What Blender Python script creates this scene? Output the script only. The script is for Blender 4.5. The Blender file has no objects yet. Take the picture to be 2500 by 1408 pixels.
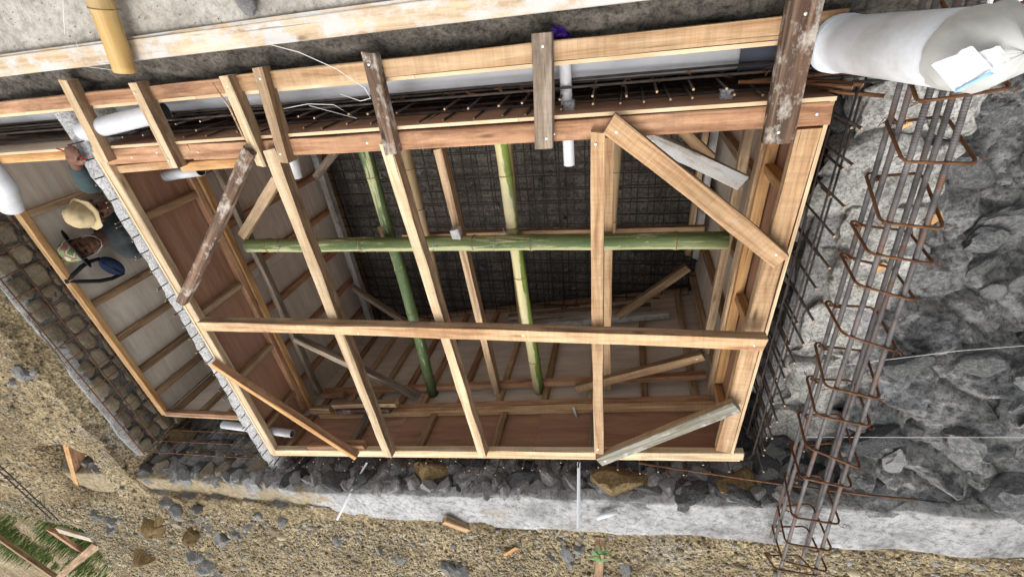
import bpy, bmesh, math, random
import numpy as np
from mathutils import Vector, Matrix, noise, Quaternion
random.seed(7); np.random.seed(7)
sc = bpy.context.scene
COL = sc.collection
# ------------------------------------------------------------------ camera
H = 2.0; F = 1086.0; CX, CY = 1250.0, 704.0
def _axes(v0=(1530, 0), v1=(-3500, 620)):
    d = Vector((v0[0]-CX, v0[1]-CY, F)).normalized()
    x = -Vector((v1[0]-CX, v1[1]-CY, F)).normalized()
    x = (x - d*x.dot(d)).normalized(); z = -d; y = z.cross(x)
    return Matrix((x, y, z))
RW = _axes()                       # camera (x right, y down, z forward) -> world
def at(px, py, z=0.0):             # photo pixel on the horizontal plane at height z
    d = RW @ Vector((px-CX, py-CY, F)); t = (z-H)/d.z
    return Vector((d.x*t, d.y*t, z))
cam = bpy.data.cameras.new('camera'); camo = bpy.data.objects.new('camera', cam); COL.objects.link(camo)
cam.sensor_width = 36; cam.lens = F/2500*36; cam.clip_start = 0.02; cam.clip_end = 500
c0 = RW @ Vector((1, 0, 0)); c1 = RW @ Vector((0, -1, 0)); c2 = RW @ Vector((0, 0, -1))
camo.matrix_world = Matrix(((c0.x, c1.x, c2.x, 0), (c0.y, c1.y, c2.y, 0), (c0.z, c1.z, c2.z, H), (0, 0, 0, 1)))
sc.camera = camo
# ------------------------------------------------------------------ light
SUN_EL, SUN_AZ = 58.0, 195.0       # azimuth clockwise from +Y; light comes from the open side beyond the tank
w = bpy.data.worlds.new('World'); sc.world = w; w.use_nodes = True
nt = w.node_tree; nt.nodes.clear()
sky = nt.nodes.new('ShaderNodeTexSky'); sky.sky_type = 'NISHITA'; sky.sun_disc = False
sky.sun_elevation = math.radians(SUN_EL); sky.sun_rotation = math.radians(SUN_AZ)
sky.air_density = 1.0; sky.dust_density = 6.0; sky.ozone_density = 1.0
hs = nt.nodes.new('ShaderNodeHueSaturation'); hs.inputs['Saturation'].default_value = 0.12
bg = nt.nodes.new('ShaderNodeBackground'); bg.inputs['Strength'].default_value = 0.15
ow = nt.nodes.new('ShaderNodeOutputWorld')
nt.links.new(sky.outputs[0], hs.inputs['Color']); nt.links.new(hs.outputs[0], bg.inputs['Color']); nt.links.new(bg.outputs[0], ow.inputs[0])
sl = bpy.data.lights.new('sun', 'SUN'); sl.energy = 0.5; sl.angle = math.radians(40); sl.color = (1, 0.965, 0.91)
so = bpy.data.objects.new('sun', sl); COL.objects.link(so)
_a, _e = math.radians(SUN_AZ), math.radians(SUN_EL)
sdir = Vector((math.sin(_a)*math.cos(_e), math.cos(_a)*math.cos(_e), math.sin(_e)))
so.rotation_euler = sdir.to_track_quat('Z', 'Y').to_euler(); so.location = (0, -4, 8)
sc.view_settings.view_transform = 'Standard'; sc.view_settings.look = 'None'
sc.view_settings.exposure = 0.74
sc.cycles.diffuse_bounces = 8; sc.cycles.max_bounces = 12; sc.view_settings.gamma = 1.0

# ------------------------------------------------------------------ materials
MATS = {}
class NB:
    def __init__(s, name):
        s.m = bpy.data.materials.new(name); s.m.use_nodes = True; s.t = s.m.node_tree
        s.b = s.t.nodes['Principled BSDF']; s.b.inputs['Specular IOR Level'].default_value = 0.25; MATS[name] = s.m
        s.tc = s.t.nodes.new('ShaderNodeTexCoord'); s.oi = s.t.nodes.new('ShaderNodeObjectInfo')
        mu = s.t.nodes.new('ShaderNodeMath'); mu.operation = 'MULTIPLY'; mu.inputs[1].default_value = 37.0
        s.t.links.new(s.oi.outputs['Random'], mu.inputs[0])
        ad = s.t.nodes.new('ShaderNodeVectorMath'); ad.operation = 'ADD'
        s.t.links.new(s.tc.outputs['Object'], ad.inputs[0]); s.t.links.new(mu.outputs[0], ad.inputs[1])
        s.vec = ad.outputs[0]
    def world(s):                   # shared ground/wall coordinates
        s.vec = s.tc.outputs['Object']; return s
    def noise(s, scale, detail=4, rough=0.6, st=None, dist=0.0):
        n = s.t.nodes.new('ShaderNodeTexNoise'); n.inputs['Scale'].default_value = scale
        n.inputs['Detail'].default_value = detail; n.inputs['Roughness'].default_value = rough; n.inputs['Distortion'].default_value = dist
        v = s.vec
        if st:
            mp = s.t.nodes.new('ShaderNodeMapping'); mp.inputs['Scale'].default_value = st
            s.t.links.new(v, mp.inputs[0]); v = mp.outputs[0]
        s.t.links.new(v, n.inputs['Vector']); return n.outputs[0]
    def voro(s, scale, feat='F1', st=None):
        n = s.t.nodes.new('ShaderNodeTexVoronoi'); n.feature = feat; n.inputs['Scale'].default_value = scale
        v = s.vec
        if st:
            mp = s.t.nodes.new('ShaderNodeMapping'); mp.inputs['Scale'].default_value = st
            s.t.links.new(v, mp.inputs[0]); v = mp.outputs[0]
        s.t.links.new(v, n.inputs['Vector']); return n
    def ramp(s, fac, *stops):
        r = s.t.nodes.new('ShaderNodeValToRGB'); e = r.color_ramp.elements
        while len(e) < len(stops): e.new(0.5)
        for i, (p, c) in enumerate(stops):
            e[i].position = p; e[i].color = (*c, 1) if not isinstance(c, (int, float)) else (c, c, c, 1)
        s.t.links.new(fac, r.inputs[0]); return r.outputs[0]
    def mix(s, fac, a, b, mode='MIX'):
        n = s.t.nodes.new('ShaderNodeMix'); n.data_type = 'RGBA'; n.blend_type = mode
        for k, v in ((0, fac), (6, a), (7, b)):
            if isinstance(v, (int, float)): n.inputs[k].default_value = v
            elif isinstance(v, tuple): n.inputs[k].default_value = (*v, 1)
            else: s.t.links.new(v, n.inputs[k])
        return n.outputs[2]
    def vary(s, col, amt):          # per-object brightness
        mr = s.t.nodes.new('ShaderNodeMapRange'); mr.inputs[3].default_value = 1-amt; mr.inputs[4].default_value = 1+amt
        s.t.links.new(s.oi.outputs['Random'], mr.inputs[0])
        h = s.t.nodes.new('ShaderNodeHueSaturation'); s.t.links.new(mr.outputs[0], h.inputs['Value']); s.t.links.new(col, h.inputs['Color'])
        return h.outputs[0]
    def out(s, col, rough=0.85, bump=None, dist=0.004, strength=0.6, metal=0.0):
        if isinstance(col, tuple): s.b.inputs['Base Color'].default_value = (*col, 1)
        else: s.t.links.new(col, s.b.inputs['Base Color'])
        if isinstance(rough, float): s.b.inputs['Roughness'].default_value = rough
        else: s.t.links.new(rough, s.b.inputs['Roughness'])
        s.b.inputs['Metallic'].default_value = metal
        if bump is not None:
            bn = s.t.nodes.new('ShaderNodeBump'); bn.inputs['Strength'].default_value = strength; bn.inputs['Distance'].default_value = dist
            s.t.links.new(bump, bn.inputs['Height']); s.t.links.new(bn.outputs[0], s.b.inputs['Normal'])
        return s.m

def wood(name, lo, mid, hi, saw=0.35, stain=(0.12, 0.08, 0.05), stain_amt=0.45, mortar=None, m_lo=0.55):
    n = NB(name)
    g = n.noise(1.0, 6, 0.65, (1.6, 26, 26), 0.6)
    c = n.ramp(g, (0.36, lo), (0.49, mid), (0.64, hi))
    sw = n.noise(1.0, 3, 0.7, (70, 2.5, 2.5))
    c = n.mix(saw*0.42, c, n.ramp(sw, (0.38, 0.45), (0.58, 1.05)), 'MULTIPLY')
    st = n.ramp(n.noise(3.4, 8, 0.75, (1, 3.0, 3.0)), (0.47, 0.0), (0.68, 1.0))
    pt = n.ramp(n.noise(1.5, 4, 0.6, (1, 2, 2)), (0.35, 0.86), (0.65, 1.12)); c = n.mix(1.0, c, pt, 'MULTIPLY')
    stf = n.mix(1.0, st, (stain_amt,)*3, 'MULTIPLY')
    c = n.mix(stf, c, stain)
    kn = n.voro(2.2, 'F1', (1, 4, 4))
    c = n.mix(n.ramp(kn.outputs['Distance'], (0.04, 0.8), (0.11, 0.0)), c, tuple(v*0.45 for v in lo))
    if mortar:
        mf = n.ramp(n.noise(6.0, 8, 0.72, (1, 1.6, 1.6)), (m_lo-0.06, 0.0), (m_lo+0.06, 1.0))
        c = n.mix(mf, c, mortar)
    ck = n.ramp(n.noise(1.0, 4, 0.6, (0.9, 48, 48), 0.4), (0.66, 0.0), (0.70, 0.75)); c = n.mix(ck, c, tuple(v*0.25 for v in lo))
    sp = n.ramp(n.noise(11.0, 6, 0.75), (0.66, 0.0), (0.70, 0.55)); c = n.mix(sp, c, (0.42, 0.40, 0.37))
    c = n.vary(c, 0.18)
    bm = n.mix(0.5, g, sw)
    return n.out(c, 0.85, bm, 0.003, 0.6)
wood('pale_wood', (0.33, 0.18, 0.088), (0.51, 0.325, 0.175), (0.61, 0.425, 0.255), 0.6, (0.22, 0.11, 0.05), 0.5)
wood('cream_wood', (0.43, 0.295, 0.165), (0.57, 0.425, 0.265), (0.66, 0.53, 0.355), 0.35, (0.24, 0.15, 0.08), 0.4)
wood('orange_wood', (0.36, 0.18, 0.07), (0.52, 0.29, 0.12), (0.63, 0.40, 0.19), 0.3, (0.18, 0.08, 0.03), 0.5)
wood('red_wood', (0.22, 0.105, 0.055), (0.37, 0.20, 0.11), (0.48, 0.29, 0.17), 0.3, (0.09, 0.045, 0.03), 0.6)
wood('brown_wood', (0.16, 0.095, 0.05), (0.28, 0.175, 0.095), (0.38, 0.25, 0.145), 0.3, (0.06, 0.04, 0.03), 0.5)
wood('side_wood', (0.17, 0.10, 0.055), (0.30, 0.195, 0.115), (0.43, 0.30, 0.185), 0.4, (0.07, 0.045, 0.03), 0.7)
wood('tan_wood', (0.26, 0.165, 0.095), (0.41, 0.285, 0.17), (0.52, 0.38, 0.245), 0.4, (0.10, 0.07, 0.05), 0.5)
wood('old_wood', (0.045, 0.03, 0.022), (0.12, 0.075, 0.05), (0.27, 0.18, 0.12), 0.2, (0.14, 0.055, 0.03), 0.6, (0.46, 0.41, 0.35), 0.56)
wood('grey_wood', (0.10, 0.075, 0.055), (0.22, 0.165, 0.12), (0.36, 0.29, 0.22), 0.25, (0.05, 0.04, 0.03), 0.6)
wood('bark_wood', (0.14, 0.12, 0.085), (0.25, 0.23, 0.18), (0.36, 0.34, 0.29), 0.1, (0.10, 0.13, 0.09), 0.5, (0.50, 0.49, 0.46), 0.6)
wood('limed_wood', (0.20, 0.17, 0.14), (0.34, 0.31, 0.27), (0.46, 0.43, 0.39), 0.2, (0.12, 0.11, 0.10), 0.4, (0.42, 0.42, 0.41), 0.5)
wood('dusty_board', (0.33, 0.23, 0.14), (0.46, 0.345, 0.225), (0.53, 0.42, 0.30), 0.2, (0.22, 0.175, 0.13), 0.5, (0.43, 0.415, 0.39), 0.50)
def ply(name, lo, mid, hi, bl):
    n = NB(name)
    g = n.noise(1.0, 5, 0.6, (1.2, 9, 9), 1.6)
    c = n.ramp(g, (0.3, lo), (0.5, mid), (0.7, hi))
    c = n.mix(n.ramp(n.noise(2.2, 6, 0.7), (0.45, 0.0), (0.75, 0.7)), c, bl)
    f = n.noise(1.0, 3, 0.6, (4, 220, 220)); c = n.mix(0.25, c, n.ramp(f, (0.3, 0.5), (0.6, 1.0)), 'MULTIPLY')
    return n.out(n.vary(c, 0.08), 0.7, g, 0.002, 0.3)
ply('ply_brown', (0.25, 0.128, 0.078), (0.34, 0.19, 0.12), (0.42, 0.25, 0.165), (0.30, 0.18, 0.128))
ply('ply_pale', (0.55, 0.46, 0.375), (0.66, 0.58, 0.49), (0.74, 0.67, 0.58), (0.50, 0.39, 0.30))
ply('ply_edge', (0.42, 0.29, 0.16), (0.62, 0.46, 0.28), (0.74, 0.60, 0.41), (0.50, 0.35, 0.20))
def bamboo(name, lo, mid, hi, scrape, sc_lo, side=None):
    n = NB(name)
    g = n.noise(1.0, 4, 0.6, (0.9, 16, 16))
    c = n.ramp(g, (0.3, lo), (0.5, mid), (0.7, hi))
    s1 = n.ramp(n.noise(1.0, 6, 0.75, (1.0, 14, 14), 0.3), (sc_lo, 0.0), (sc_lo+0.05, 1.0))
    c = n.mix(s1, c, scrape)
    if side:
        sx2 = n.t.nodes.new('ShaderNodeSeparateXYZ'); n.t.links.new(n.tc.outputs['Object'], sx2.inputs[0])
        mm = n.t.nodes.new('ShaderNodeMath'); mm.operation = 'MULTIPLY_ADD'; mm.inputs[1].default_value = -9.0; n.t.links.new(sx2.outputs[1], mm.inputs[0]); n.t.links.new(n.noise(1.0, 6, 0.75, (1.6, 12, 12), 0.4), mm.inputs[2])
        c = n.mix(n.ramp(mm.outputs[0], (side, 0.0), (side+0.05, 1.0)), c, n.ramp(n.noise(1.0, 4, 0.6, (1.5, 30, 30)), (0.35, tuple(v*0.8 for v in scrape)), (0.65, tuple(min(1, v*1.1) for v in scrape))))
    s2 = n.ramp(n.noise(1.0, 3, 0.6, (14, 70, 70), 1.0), (0.68, 0.0), (0.71, 1.0))
    c = n.mix(s2, c, tuple(min(1, v*1.15) for v in scrape))
    c = n.mix(n.ramp(n.noise(3.0, 8, 0.75), (0.52, 0.0), (0.68, 0.5)), c, (0.30, 0.28, 0.22))
    return n.out(c, 0.55, g, 0.003, 0.4)
bamboo('bamboo_green', (0.04, 0.07, 0.024), (0.07, 0.11, 0.04), (0.13, 0.17, 0.07), (0.42, 0.43, 0.23), 0.56)
bamboo('bamboo_scraped', (0.06, 0.11, 0.02), (0.13, 0.19, 0.035), (0.22, 0.27, 0.06), (0.56, 0.49, 0.26), 0.62, 0.40)
bamboo('bamboo_pole_peeled', (0.06, 0.095, 0.033), (0.12, 0.16, 0.06), (0.22, 0.255, 0.105), (0.42, 0.42, 0.22), 0.55, 0.64)
bamboo('bamboo_dry', (0.20, 0.135, 0.07), (0.34, 0.24, 0.125), (0.46, 0.34, 0.19), (0.50, 0.40, 0.25), 0.66)
bamboo('bamboo_yellow', (0.30, 0.165, 0.05), (0.44, 0.27, 0.09), (0.54, 0.38, 0.16), (0.24, 0.15, 0.075), 0.54)
n = NB('node_brown'); n.out((0.20, 0.13, 0.06), 0.7)
def simple(name, c, rough=0.6, metal=0.0, var=0.0):
    n = NB(name); g = n.noise(9, 4); a = tuple(v*(1-var) for v in c); b = tuple(min(1, v*(1+var)) for v in c)
    return n.out(n.ramp(g, (0.3, a), (0.7, b)) if var else c, rough, None, metal=metal)
simple('nail', (0.62, 0.62, 0.60), 0.35, 0.6); simple('wire', (0.36, 0.36, 0.36), 0.4, 0.7); simple('string_white', (0.75, 0.75, 0.72), 0.8)
simple('rust_wire', (0.16, 0.07, 0.03), 0.9)
def steel(name, lo, hi, rust, rl):
    n = NB(name); c = n.ramp(n.noise(14, 4), (0.35, lo), (0.65, hi))
    c = n.mix(n.ramp(n.noise(7, 6, 0.7), (rl, 0.0), (rl+0.12, 1.0)), c, rust)
    rb = n.t.nodes.new('ShaderNodeTexWave'); rb.inputs['Scale'].default_value = 38; rb.bands_direction = 'Y'
    n.t.links.new(n.tc.outputs['Object'], rb.inputs['Vector'])
    return n.out(c, 0.6, rb.outputs[1], 0.002, 0.5, 0.25)
steel('rebar_dark', (0.030, 0.024, 0.021), (0.075, 0.060, 0.052), (0.085, 0.045, 0.025), 0.55)
steel('rebar_grey', (0.07, 0.063, 0.062), (0.155, 0.142, 0.138), (0.13, 0.07, 0.045), 0.52)
steel('rebar_rust', (0.085, 0.036, 0.016), (0.17, 0.075, 0.03), (0.055, 0.035, 0.026), 0.55)
simple('rebar_tip', (0.55, 0.36, 0.22), 0.6, 0.2)
n = NB('pvc'); n.out(n.mix(n.ramp(n.noise(4.5, 8, 0.75), (0.46, 0.0), (0.66, 0.6)), (0.55, 0.56, 0.585), (0.38, 0.355, 0.31)), 0.32, n.noise(120, 2), 0.0005, 0.15)
n = NB('pvc_grey'); n.out(n.mix(n.ramp(n.noise(4, 6, 0.7), (0.45, 0.0), (0.8, 0.6)), (0.50, 0.52, 0.56), (0.36, 0.35, 0.33)), 0.4)
simple('pvc_dark', (0.06, 0.065, 0.085), 0.45); simple('paper', (0.62, 0.63, 0.65), 0.6, 0, 0.08)
simple('paper_stained', (0.47, 0.47, 0.445), 0.6, 0, 0.16); simple('blue_print', (0.28, 0.55, 0.85), 0.5)
simple('purple_plastic', (0.055, 0.015, 0.22), 0.25, 0, 0.4)
def mineral(name, lo, mid, hi, sc1=5, spots=(0.08, 0.075, 0.07), spot_at=0.63, bumpd=0.012, vary=0.0, sp2=None, world=False, fa=0.85):
    n = NB(name)
    if world: n.world()
    g = n.noise(sc1, 8, 0.68, None, 0.3)
    c = n.ramp(g, (0.30, lo), (0.5, mid), (0.68, hi))
    fine = n.noise(sc1*9, 8, 0.82)
    c = n.mix(fa, c, n.ramp(fine, (0.40, 0.22), (0.50, 0.85), (0.60, 1.25)), 'MULTIPLY')
    c = n.mix(n.ramp(n.noise(sc1*2.6, 7, 0.75), (spot_at, 0.0), (spot_at+0.07, 0.85)), c, spots)
    if sp2: c = n.mix(n.ramp(n.noise(sc1*0.9, 5, 0.7), (sp2[1], 0.0), (sp2[1]+0.08, sp2[2])), c, sp2[0])
    if vary: c = n.vary(c, vary)
    h = n.mix(0.6, g, fine)
    return n.out(c, 0.92, h, bumpd, 0.9)
n = NB('plaster').world(); g = n.noise(3, 9, 0.7); c = n.ramp(g, (0.34, (0.22, 0.217, 0.21)), (0.48, (0.39, 0.386, 0.378)), (0.66, (0.53, 0.526, 0.515)))
fi = n.noise(22, 9, 0.82); c = n.mix(0.85, c, n.ramp(fi, (0.39, 0.30), (0.49, 0.9), (0.6, 1.15)), 'MULTIPLY')
cr = n.voro(7, 'DISTANCE_TO_EDGE', (1, 1.7, 1)); c = n.mix(n.ramp(cr.outputs['Distance'], (0.0, 0.5), (0.025, 0.0)), c, (0.16, 0.155, 0.15))
sx1 = n.t.nodes.new('ShaderNodeSeparateXYZ'); n.t.links.new(n.vec, sx1.inputs[0])
m1 = n.t.nodes.new('ShaderNodeMath'); m1.operation = 'MULTIPLY_ADD'; m1.inputs[1].default_value = -0.13; m1.inputs[2].default_value = -0.24; n.t.links.new(sx1.outputs[0], m1.inputs[0])
m2 = n.t.nodes.new('ShaderNodeMath'); m2.operation = 'ADD'; n.t.links.new(m1.outputs[0], m2.inputs[0]); n.t.links.new(n.noise(2.2, 7, 0.75), m2.inputs[1])
c = n.mix(n.ramp(m2.outputs[0], (0.50, 0.0), (0.57, 1.0)), c, n.ramp(n.noise(30, 5), (0.35, (0.20, 0.155, 0.09)), (0.6, (0.38, 0.31, 0.20))))
c = n.mix(n.ramp(n.noise(2.7, 8, 0.75), (0.57, 0.0), (0.66, 0.6)), c, (0.30, 0.255, 0.175))
n.out(c, 0.95, n.mix(0.6, g, fi), 0.03, 1.0)
mineral('mortar', (0.20, 0.195, 0.19), (0.33, 0.325, 0.315), (0.46, 0.455, 0.44), 6, (0.08, 0.08, 0.08), 0.6, 0.02)
mineral('mortar_dark', (0.09, 0.085, 0.078), (0.15, 0.142, 0.13), (0.22, 0.21, 0.195), 6, (0.03, 0.03, 0.03), 0.6, 0.02)
mineral('concrete_strip', (0.29, 0.287, 0.28), (0.42, 0.416, 0.408), (0.52, 0.516, 0.505), 8, (0.22, 0.22, 0.21), 0.6, 0.008)
mineral('slab_dust', (0.24, 0.22, 0.185), (0.36, 0.33, 0.285), (0.46, 0.43, 0.38), 3.0, (0.26, 0.235, 0.20), 0.6, 0.01, fa=0.42)
mineral('stone_dark', (0.040, 0.041, 0.043), (0.085, 0.087, 0.09), (0.16, 0.162, 0.165), 7, (0.30, 0.298, 0.29), 0.54, 0.02, 0.35)
mineral('stone_grey', (0.17, 0.168, 0.163), (0.305, 0.30, 0.29), (0.45, 0.443, 0.43), 7, (0.42, 0.415, 0.40), 0.56, 0.02, 0.3)
mineral('stone_ochre', (0.12, 0.075, 0.03), (0.30, 0.20, 0.085), (0.46, 0.36, 0.19), 9, (0.36, 0.33, 0.27), 0.57, 0.02, 0.25)
mineral('stone_brown', (0.20, 0.16, 0.11), (0.34, 0.285, 0.20), (0.44, 0.37, 0.27), 6, (0.09, 0.08, 0.065), 0.6, 0.02, 0.25)
mineral('stone_limed', (0.09, 0.092, 0.095), (0.24, 0.24, 0.238), (0.44, 0.435, 0.425), 5, (0.065, 0.067, 0.07), 0.55, 0.03, 0.25)
mineral('stone_cream', (0.22, 0.21, 0.19), (0.42, 0.405, 0.37), (0.56, 0.545, 0.505), 7, (0.15, 0.147, 0.137), 0.53, 0.012, 0.06, ((0.58, 0.47, 0.22), 0.66, 0.7))
n = NB('pebble'); ge = n.t.nodes.new('ShaderNodeNewGeometry')
c = n.ramp(ge.outputs['Random Per Island'], (0.0, (0.10, 0.085, 0.06)), (0.25, (0.22, 0.175, 0.10)), (0.5, (0.36, 0.29, 0.17)), (0.7, (0.27, 0.265, 0.25)), (0.85, (0.50, 0.43, 0.29)), (1.0, (0.15, 0.15, 0.15)))
n.out(n.mix(0.5, c, n.ramp(n.noise(60, 4), (0.3, 0.45), (0.65, 1.0)), 'MULTIPLY'), 0.95)
n = NB('soil').world(); g = n.noise(1.6, 9, 0.72); c = n.ramp(g, (0.33, (0.15, 0.11, 0.062)), (0.5, (0.30, 0.23, 0.13)), (0.66, (0.43, 0.35, 0.215)))
c = n.mix(n.ramp(n.noise(1.1, 6, 0.7), (0.55, 0.0), (0.65, 0.6)), c, (0.29, 0.27, 0.235))
fi = n.noise(24, 9, 0.84); c = n.mix(0.95, c, n.ramp(fi, (0.40, 0.18), (0.50, 0.85), (0.60, 1.45)), 'MULTIPLY')
vo = n.voro(42); c = n.mix(0.5, c, n.ramp(vo.outputs['Color'], (0.2, 0.5), (0.8, 1.25)), 'MULTIPLY')
n.out(c, 0.95, n.mix(0.5, n.mix(0.5, g, fi), vo.outputs['Distance']), 0.035, 1.0)
mineral('earth_dark', (0.075, 0.066, 0.055), (0.145, 0.127, 0.105), (0.23, 0.205, 0.172), 5, (0.16, 0.145, 0.125), 0.64, 0.04, 0, None, True)
mineral('pit_floor', (0.08, 0.072, 0.062), (0.145, 0.13, 0.112), (0.22, 0.20, 0.175), 4, (0.03, 0.028, 0.025), 0.6, 0.02, 0, None, True)
n = NB('rubble_floor').world(); at_ = n.t.nodes.new('ShaderNodeVertexColor'); at_.layer_name = 'stone'; sp_ = n.t.nodes.new('ShaderNodeSeparateColor'); n.t.links.new(at_.outputs[0], sp_.inputs[0])
g = n.noise(8, 9, 0.75); fi = n.noise(30, 8, 0.8)
rk = n.mix(1.0, n.ramp(g, (0.34, (0.065, 0.067, 0.07)), (0.5, (0.155, 0.157, 0.158)), (0.66, (0.29, 0.29, 0.287))), n.ramp(sp_.outputs[1], (0.0, 0.45), (0.6, 1.0), (1.0, 2.1)), 'MULTIPLY')
mo = n.ramp(g, (0.35, (0.20, 0.197, 0.19)), (0.62, (0.45, 0.445, 0.43)))
ms = n.mix(0.42, sp_.outputs[0], n.noise(5.5, 8, 0.75))
c = n.mix(n.ramp(ms, (0.62, 0.0), (0.74, 1.0)), mo, rk)
c = n.mix(0.85, c, n.ramp(fi, (0.40, 0.25), (0.50, 0.9), (0.60, 1.3)), 'MULTIPLY')
n.out(c, 0.95, n.mix(0.5, g, fi), 0.06, 1.0)
n = NB('grass_blade'); n.out(n.ramp(n.noise(2.2, 5, .7), (0.3, (0.04, 0.09, 0.02)), (0.5, (0.11, 0.18, 0.04)), (0.7, (0.22, 0.22, 0.09))), 0.7)
simple('leaf_green', (0.085, 0.19, 0.05), 0.6, 0, 0.3)
simple('skin', (0.125, 0.058, 0.035), 0.45, 0, 0.15); simple('hair', (0.012, 0.010, 0.009), 0.7); simple('eye', (0.30, 0.27, 0.24), 0.3); simple('lip', (0.085, 0.032, 0.025), 0.5)
simple('cloth_black', (0.012, 0.012, 0.013), 0.9); simple('cloth_charcoal', (0.035, 0.042, 0.043), 0.95, 0, 0.25); simple('cloth_teal', (0.032, 0.05, 0.052), 0.95, 0, 0.2)
simple('cloth_blue', (0.03, 0.17, 0.35), 0.9, 0, 0.25); simple('cloth_navy', (0.018, 0.03, 0.07), 0.85, 0, 0.3); simple('cloth_tan', (0.42, 0.33, 0.19), 0.95, 0, 0.1); simple('red_paint', (0.35, 0.01, 0.01), 0.4); simple('cloth_strap', (0.42, 0.40, 0.37), 0.9)
n = NB('camo'); c = n.ramp(n.noise(9, 2), (0.40, (0.10, 0.13, 0.055)), (0.47, (0.33, 0.36, 0.22)), (0.53, (0.20, 0.10, 0.085)), (0.60, (0.15, 0.22, 0.10)))
for l in n.t.nodes:
    if l.type == 'VALTORGB': l.color_ramp.interpolation = 'CONSTANT'
n.out(c, 0.9)

# ------------------------------------------------------------------ geometry helpers
WM = {}
def link(name, me, M, parent=None):
    o = bpy.data.objects.new(name, me); COL.objects.link(o); WM[o] = M
    if parent is not None: o.parent = parent; o.matrix_basis = WM[parent].inverted() @ M
    else: o.matrix_basis = M
    return o
def tag(o, label, cat, group=None):
    o['label'] = label; o['category'] = cat
    if group: o['group'] = group
    return o
def thing(name, label, cat, loc, group=None):
    o = link(name, None, Matrix.Translation(Vector(loc))); o.empty_display_size = 0.05
    return tag(o, label, cat, group)
def mesh(name, vs, fs, mats, mi=None, smooth=False):
    me = bpy.data.meshes.new(name); me.from_pydata([tuple(v) for v in vs], [], fs)
    for m in mats: me.materials.append(MATS[m])
    if mi is not None: me.polygons.foreach_set('material_index', mi)
    if smooth: me.polygons.foreach_set('use_smooth', [True]*len(me.polygons))
    me.update(); return me
def frame(p0, p1, up=(0, 0, 1)):
    x = (p1-p0).normalized(); up = Vector(up)
    if abs(x.dot(up)) > 0.98: up = Vector((1, 0, 0)) if abs(x.x) < 0.9 else Vector((0, 1, 0))
    y = up.cross(x).normalized(); z = x.cross(y)
    return Matrix(((x.x, y.x, z.x, p0.x), (x.y, y.y, z.y, p0.y), (x.z, y.z, z.z, p0.z), (0, 0, 0, 1)))
def bar_mesh(L, w, h, mat, rough=1.0, seed=0, top=False, side=None):
    rg = random.Random(seed); ns = max(1, min(10, int(L/0.22))); c = min(0.004, w*0.1, h*0.1)
    zo = -h/2 if top else 0.0
    prof = [(-w/2+c, -h/2), (w/2-c, -h/2), (w/2, -h/2+c), (w/2, h/2-c), (w/2-c, h/2), (-w/2+c, h/2), (-w/2, h/2-c), (-w/2, -h/2+c)]
    vs = []; fs = []; j = 0.0024*rough
    ph, am = rg.uniform(0, 6), rg.uniform(-1, 1)*0.009*rough*min(1, L/2)
    dy = dz = 0
    for i in range(ns+1):
        t = i/ns; x = t*L; b = am*math.sin(math.pi*t+0)
        sk = rg.uniform(-1, 1)*0.004*rough if i in (0, ns) else 0
        for (y, z) in prof: vs.append((x + (sk*y/w*2), y+b+rg.uniform(-j, j), z+zo+rg.uniform(-j, j)))
    for i in range(ns):
        for k in range(8):
            a = i*8+k; bq = i*8+(k+1) % 8; fs.append((a, bq, bq+8, a+8))
    fs.append(tuple(reversed(range(8)))); fs.append(tuple(range(ns*8, ns*8+8)))
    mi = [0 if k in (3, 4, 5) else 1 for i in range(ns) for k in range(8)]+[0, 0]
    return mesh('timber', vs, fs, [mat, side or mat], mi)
_seed = [0]
def beam(name, p0, p1, w, h, mat, parent=None, up=(0, 0, 1), top=True, rough=1.0, nails=0, side=None):
    _seed[0] += 1; p0 = Vector(p0); p1 = Vector(p1)
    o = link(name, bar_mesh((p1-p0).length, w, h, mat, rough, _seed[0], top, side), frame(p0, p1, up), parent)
    if nails:
        L = (p1-p0).length
        for x in ([0.045, L-0.045] if nails == 2 else [0.045] if nails == 1 else [0.05, L*0.35, L*0.65, L-0.05]):
            nail(o, WM[o] @ Vector((x, random.uniform(-.2, .2)*w, 0 if top else h/2)), WM[o].to_3x3() @ Vector((0, 0, 1)))
    return o
_nm = []
def nail(parent, p, nrm):
    if not _nm:
        vs = [(0, 0, 0.003)]+[(0.0055*math.cos(a*math.pi/4), 0.0055*math.sin(a*math.pi/4), 0.002) for a in range(8)]+[(0.0055*math.cos(a*math.pi/4), 0.0055*math.sin(a*math.pi/4), -0.001) for a in range(8)]
        fs = [(0, 1+k, 1+(k+1) % 8) for k in range(8)]+[(1+k, 9+k, 9+(k+1) % 8, 1+(k+1) % 8) for k in range(8)]
        _nm.append(mesh('nail_head', vs, fs, ['nail']))
    q = Vector((0, 0, 1)).rotation_difference(nrm)
    return link('nail_head', _nm[0], Matrix.Translation(p) @ q.to_matrix().to_4x4(), parent)
def box(name, p0, p1, thick, z0, z1, mats, parent, nrm):   # upright sheet: foot line p0-p1, grows along nrm
    p0 = Vector((*p0[:2], 0)); p1 = Vector((*p1[:2], 0)); L = (p1-p0).length; hh = z1-z0
    M = frame(p0+Vector((0, 0, z0)), p1+Vector((0, 0, z0))); s = 1 if (M.to_3x3() @ Vector((0, 1, 0))).dot(Vector((*nrm[:2], 0))) > 0 else -1
    y0, y1 = sorted((0, s*thick)); vs = [(x, y, z) for z in (0, hh) for y in (y0, y1) for x in (0, L)]
    fs = [(0, 2, 3, 1), (4, 5, 7, 6), (0, 1, 5, 4), (2, 6, 7, 3), (0, 4, 6, 2), (1, 3, 7, 5)]
    return link(name, mesh(name, vs, fs, mats, [1, 1, 0, 0, 1, 1]), M, parent)
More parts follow.
